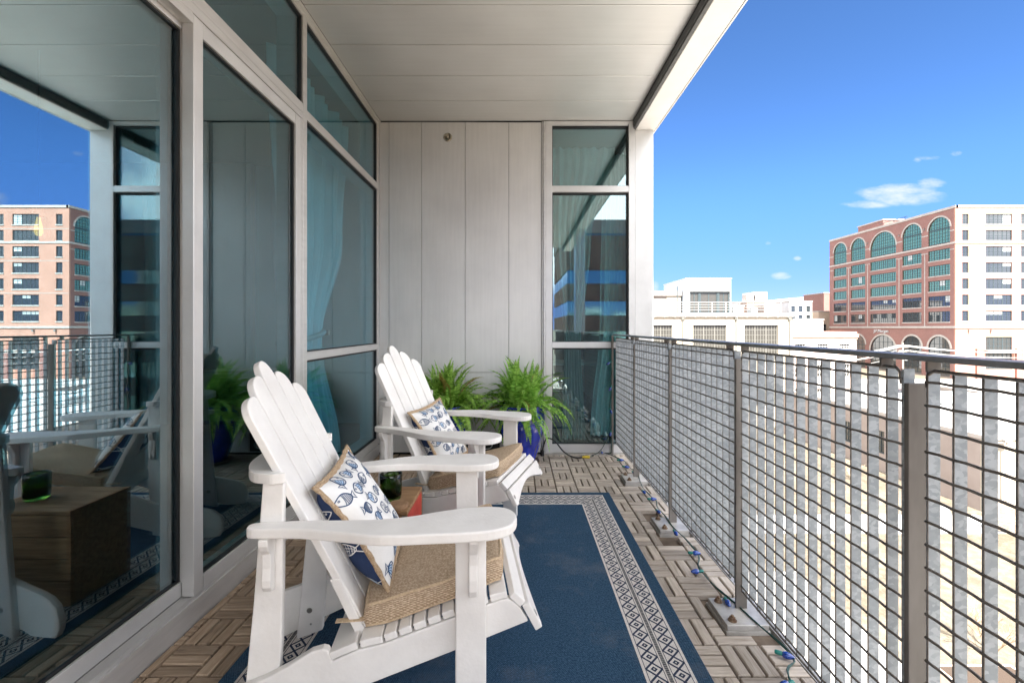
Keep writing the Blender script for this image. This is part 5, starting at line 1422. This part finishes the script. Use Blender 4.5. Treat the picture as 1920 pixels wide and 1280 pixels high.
# ------------------------------------------------------------------ sky, sun, camera
SUNV = Vector((.014, -.58, .815)).normalized()
el = math.asin(SUNV.z); rot_ = math.atan2(SUNV.x, SUNV.y)
W = bpy.data.worlds.new('World'); S.world = W; W.use_nodes = True; t = W.node_tree; L = t.links
bg = t.nodes['Background']
sky = N(t, 'ShaderNodeTexSky', sky_type='NISHITA', sun_disc=False, sun_elevation=el, sun_rotation=rot_, altitude=0, air_density=SKY_AIR, dust_density=SKY_DUST, ozone_density=SKY_OZ)
bg.inputs['Strength'].default_value = SKY_STR
tc = N(t, 'ShaderNodeTexCoord'); sx = N(t, 'ShaderNodeSeparateXYZ'); L.new(tc.outputs['Generated'], sx.inputs[0])
def ma(op, a, b=None, c=None, clamp=False):
    n = N(t, 'ShaderNodeMath', operation=op, use_clamp=clamp)
    for i, x in enumerate((a, b, c)):
        if x is None: continue
        if isinstance(x, (int, float)): n.inputs[i].default_value = x
        else: L.new(x, n.inputs[i])
    return n.outputs[0]
yy = ma('MAXIMUM', sx.outputs[1], .02); uu = ma('DIVIDE', sx.outputs[0], yy); vv = ma('DIVIDE', sx.outputs[2], yy)
cv = N(t, 'ShaderNodeCombineXYZ'); L.new(ma('MULTIPLY', uu, 9.0), cv.inputs[0]); L.new(ma('MULTIPLY', vv, 24.0), cv.inputs[1])
cn = N(t, 'ShaderNodeTexNoise', i_Scale=1.6, i_Detail=7, i_Roughness=.62); L.new(cv.outputs[0], cn.inputs['Vector'])
mask = None
for px, py, ru, rv, k in ((1690,364,95,26,1.0), (1745,344,34,13,.8), (1625,383,60,10,.7), (1465,517,26,9,.8), (1495,484,10,6,.6), (1440,455,10,6,.5), (1795,288,18,7,.6), (1720,300,10,6,.4), (1640,362,16,10,.6), (1228,538,10,14,.8), (1705,400,14,8,.35), (1750,296,40,6,.4), (1545,556,80,7,.4),  (1985,372,70,30,1.2)):
    u0, v0 = (px-970)/850, (614-py)/850
    du = ma('DIVIDE', ma('SUBTRACT', uu, u0), ru/850); dv = ma('DIVIDE', ma('SUBTRACT', vv, v0), rv/850)
    e = ma('SUBTRACT', 1.0, ma('ADD', ma('MULTIPLY', du, du), ma('MULTIPLY', dv, dv)), clamp=True)
    e = ma('MULTIPLY', e, k)
    mask = e if mask is None else ma('MAXIMUM', mask, e)
mk = ma('MULTIPLY', ma('GREATER_THAN', sx.outputs[1], .05), ma('MULTIPLY', ma('SUBTRACT', ma('ADD', cn.outputs['Fac'], ma('MULTIPLY', mask, .42)), .58), 2.2, clamp=True))
mk = ma('MULTIPLY', mk, ma('MULTIPLY', mask, 2.2, clamp=True))
hz = N(t, 'ShaderNodeMapRange', interpolation_type='SMOOTHSTEP'); hz.inputs[1].default_value = -.02; hz.inputs[2].default_value = .30; L.new(sx.outputs[2], hz.inputs[0])
hm = N(t, 'ShaderNodeMix', data_type='RGBA'); L.new(hz.outputs[0], hm.inputs[0]); hm.inputs[6].default_value = (*HORIZON, 1); hm.inputs[7].default_value = (.86, 1, .985, 1)
hx = N(t, 'ShaderNodeMix', data_type='RGBA', blend_type='MULTIPLY'); hx.inputs[0].default_value = 1; L.new(sky.outputs[0], hx.inputs[6]); L.new(hm.outputs[2], hx.inputs[7])
mx = N(t, 'ShaderNodeMix', data_type='RGBA'); L.new(ma('MULTIPLY', mk, .85), mx.inputs[0]); L.new(hx.outputs[2], mx.inputs[6]); mx.inputs[7].default_value = (*CLOUD, 1)
# cloud bank added outside the frame to brighten the shaded balcony
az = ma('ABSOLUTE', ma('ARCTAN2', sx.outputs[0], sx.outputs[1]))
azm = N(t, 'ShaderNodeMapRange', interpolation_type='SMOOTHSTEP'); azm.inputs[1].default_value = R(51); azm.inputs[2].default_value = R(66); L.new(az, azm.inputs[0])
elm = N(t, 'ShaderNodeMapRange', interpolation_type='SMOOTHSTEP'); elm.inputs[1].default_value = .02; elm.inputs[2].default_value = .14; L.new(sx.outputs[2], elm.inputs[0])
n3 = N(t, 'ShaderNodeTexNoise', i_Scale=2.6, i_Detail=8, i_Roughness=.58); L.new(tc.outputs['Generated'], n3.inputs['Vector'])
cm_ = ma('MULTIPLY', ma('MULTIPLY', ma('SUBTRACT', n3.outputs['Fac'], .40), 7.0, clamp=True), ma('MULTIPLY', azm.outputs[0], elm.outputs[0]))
mb_ = N(t, 'ShaderNodeMix', data_type='RGBA'); L.new(cm_, mb_.inputs[0]); L.new(mx.outputs[2], mb_.inputs[6]); mb_.inputs[7].default_value = (FILL_BANK, FILL_BANK*.995, FILL_BANK*.985, 1)
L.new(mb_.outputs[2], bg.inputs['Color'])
sun = bpy.data.lights.new('sun', 'SUN'); sun.energy = SUN_E; sun.angle = R(.53); sun.color = (1, .962, .91)
so = bpy.data.objects.new('sun', sun); COL.objects.link(so); so.rotation_euler = SUNV.to_track_quat('Z', 'Y').to_euler()
cam = bpy.data.cameras.new('camera'); co = bpy.data.objects.new('camera', cam); COL.objects.link(co); S.camera = co
cam.sensor_width = 36; cam.lens = 850/1920*36; cam.clip_start = .02; cam.clip_end = 6000
cam.shift_x = -10/1920; cam.shift_y = -26/1920
co.location = (0, 0, H); co.rotation_euler = (R(90), 0, 0)
S.view_settings.view_transform = 'Standard'; S.view_settings.look = 'None'; S.view_settings.exposure = EXPO; S.view_settings.gamma = 1
S.render.engine = 'CYCLES'; c = S.cycles
c.use_denoising = True; c.max_bounces = 10; c.diffuse_bounces = 5; c.glossy_bounces = 6; c.transparent_max_bounces = 24; c.transmission_bounces = 8
c.sample_clamp_indirect = 8; c.caustics_reflective = False; c.caustics_refractive = False
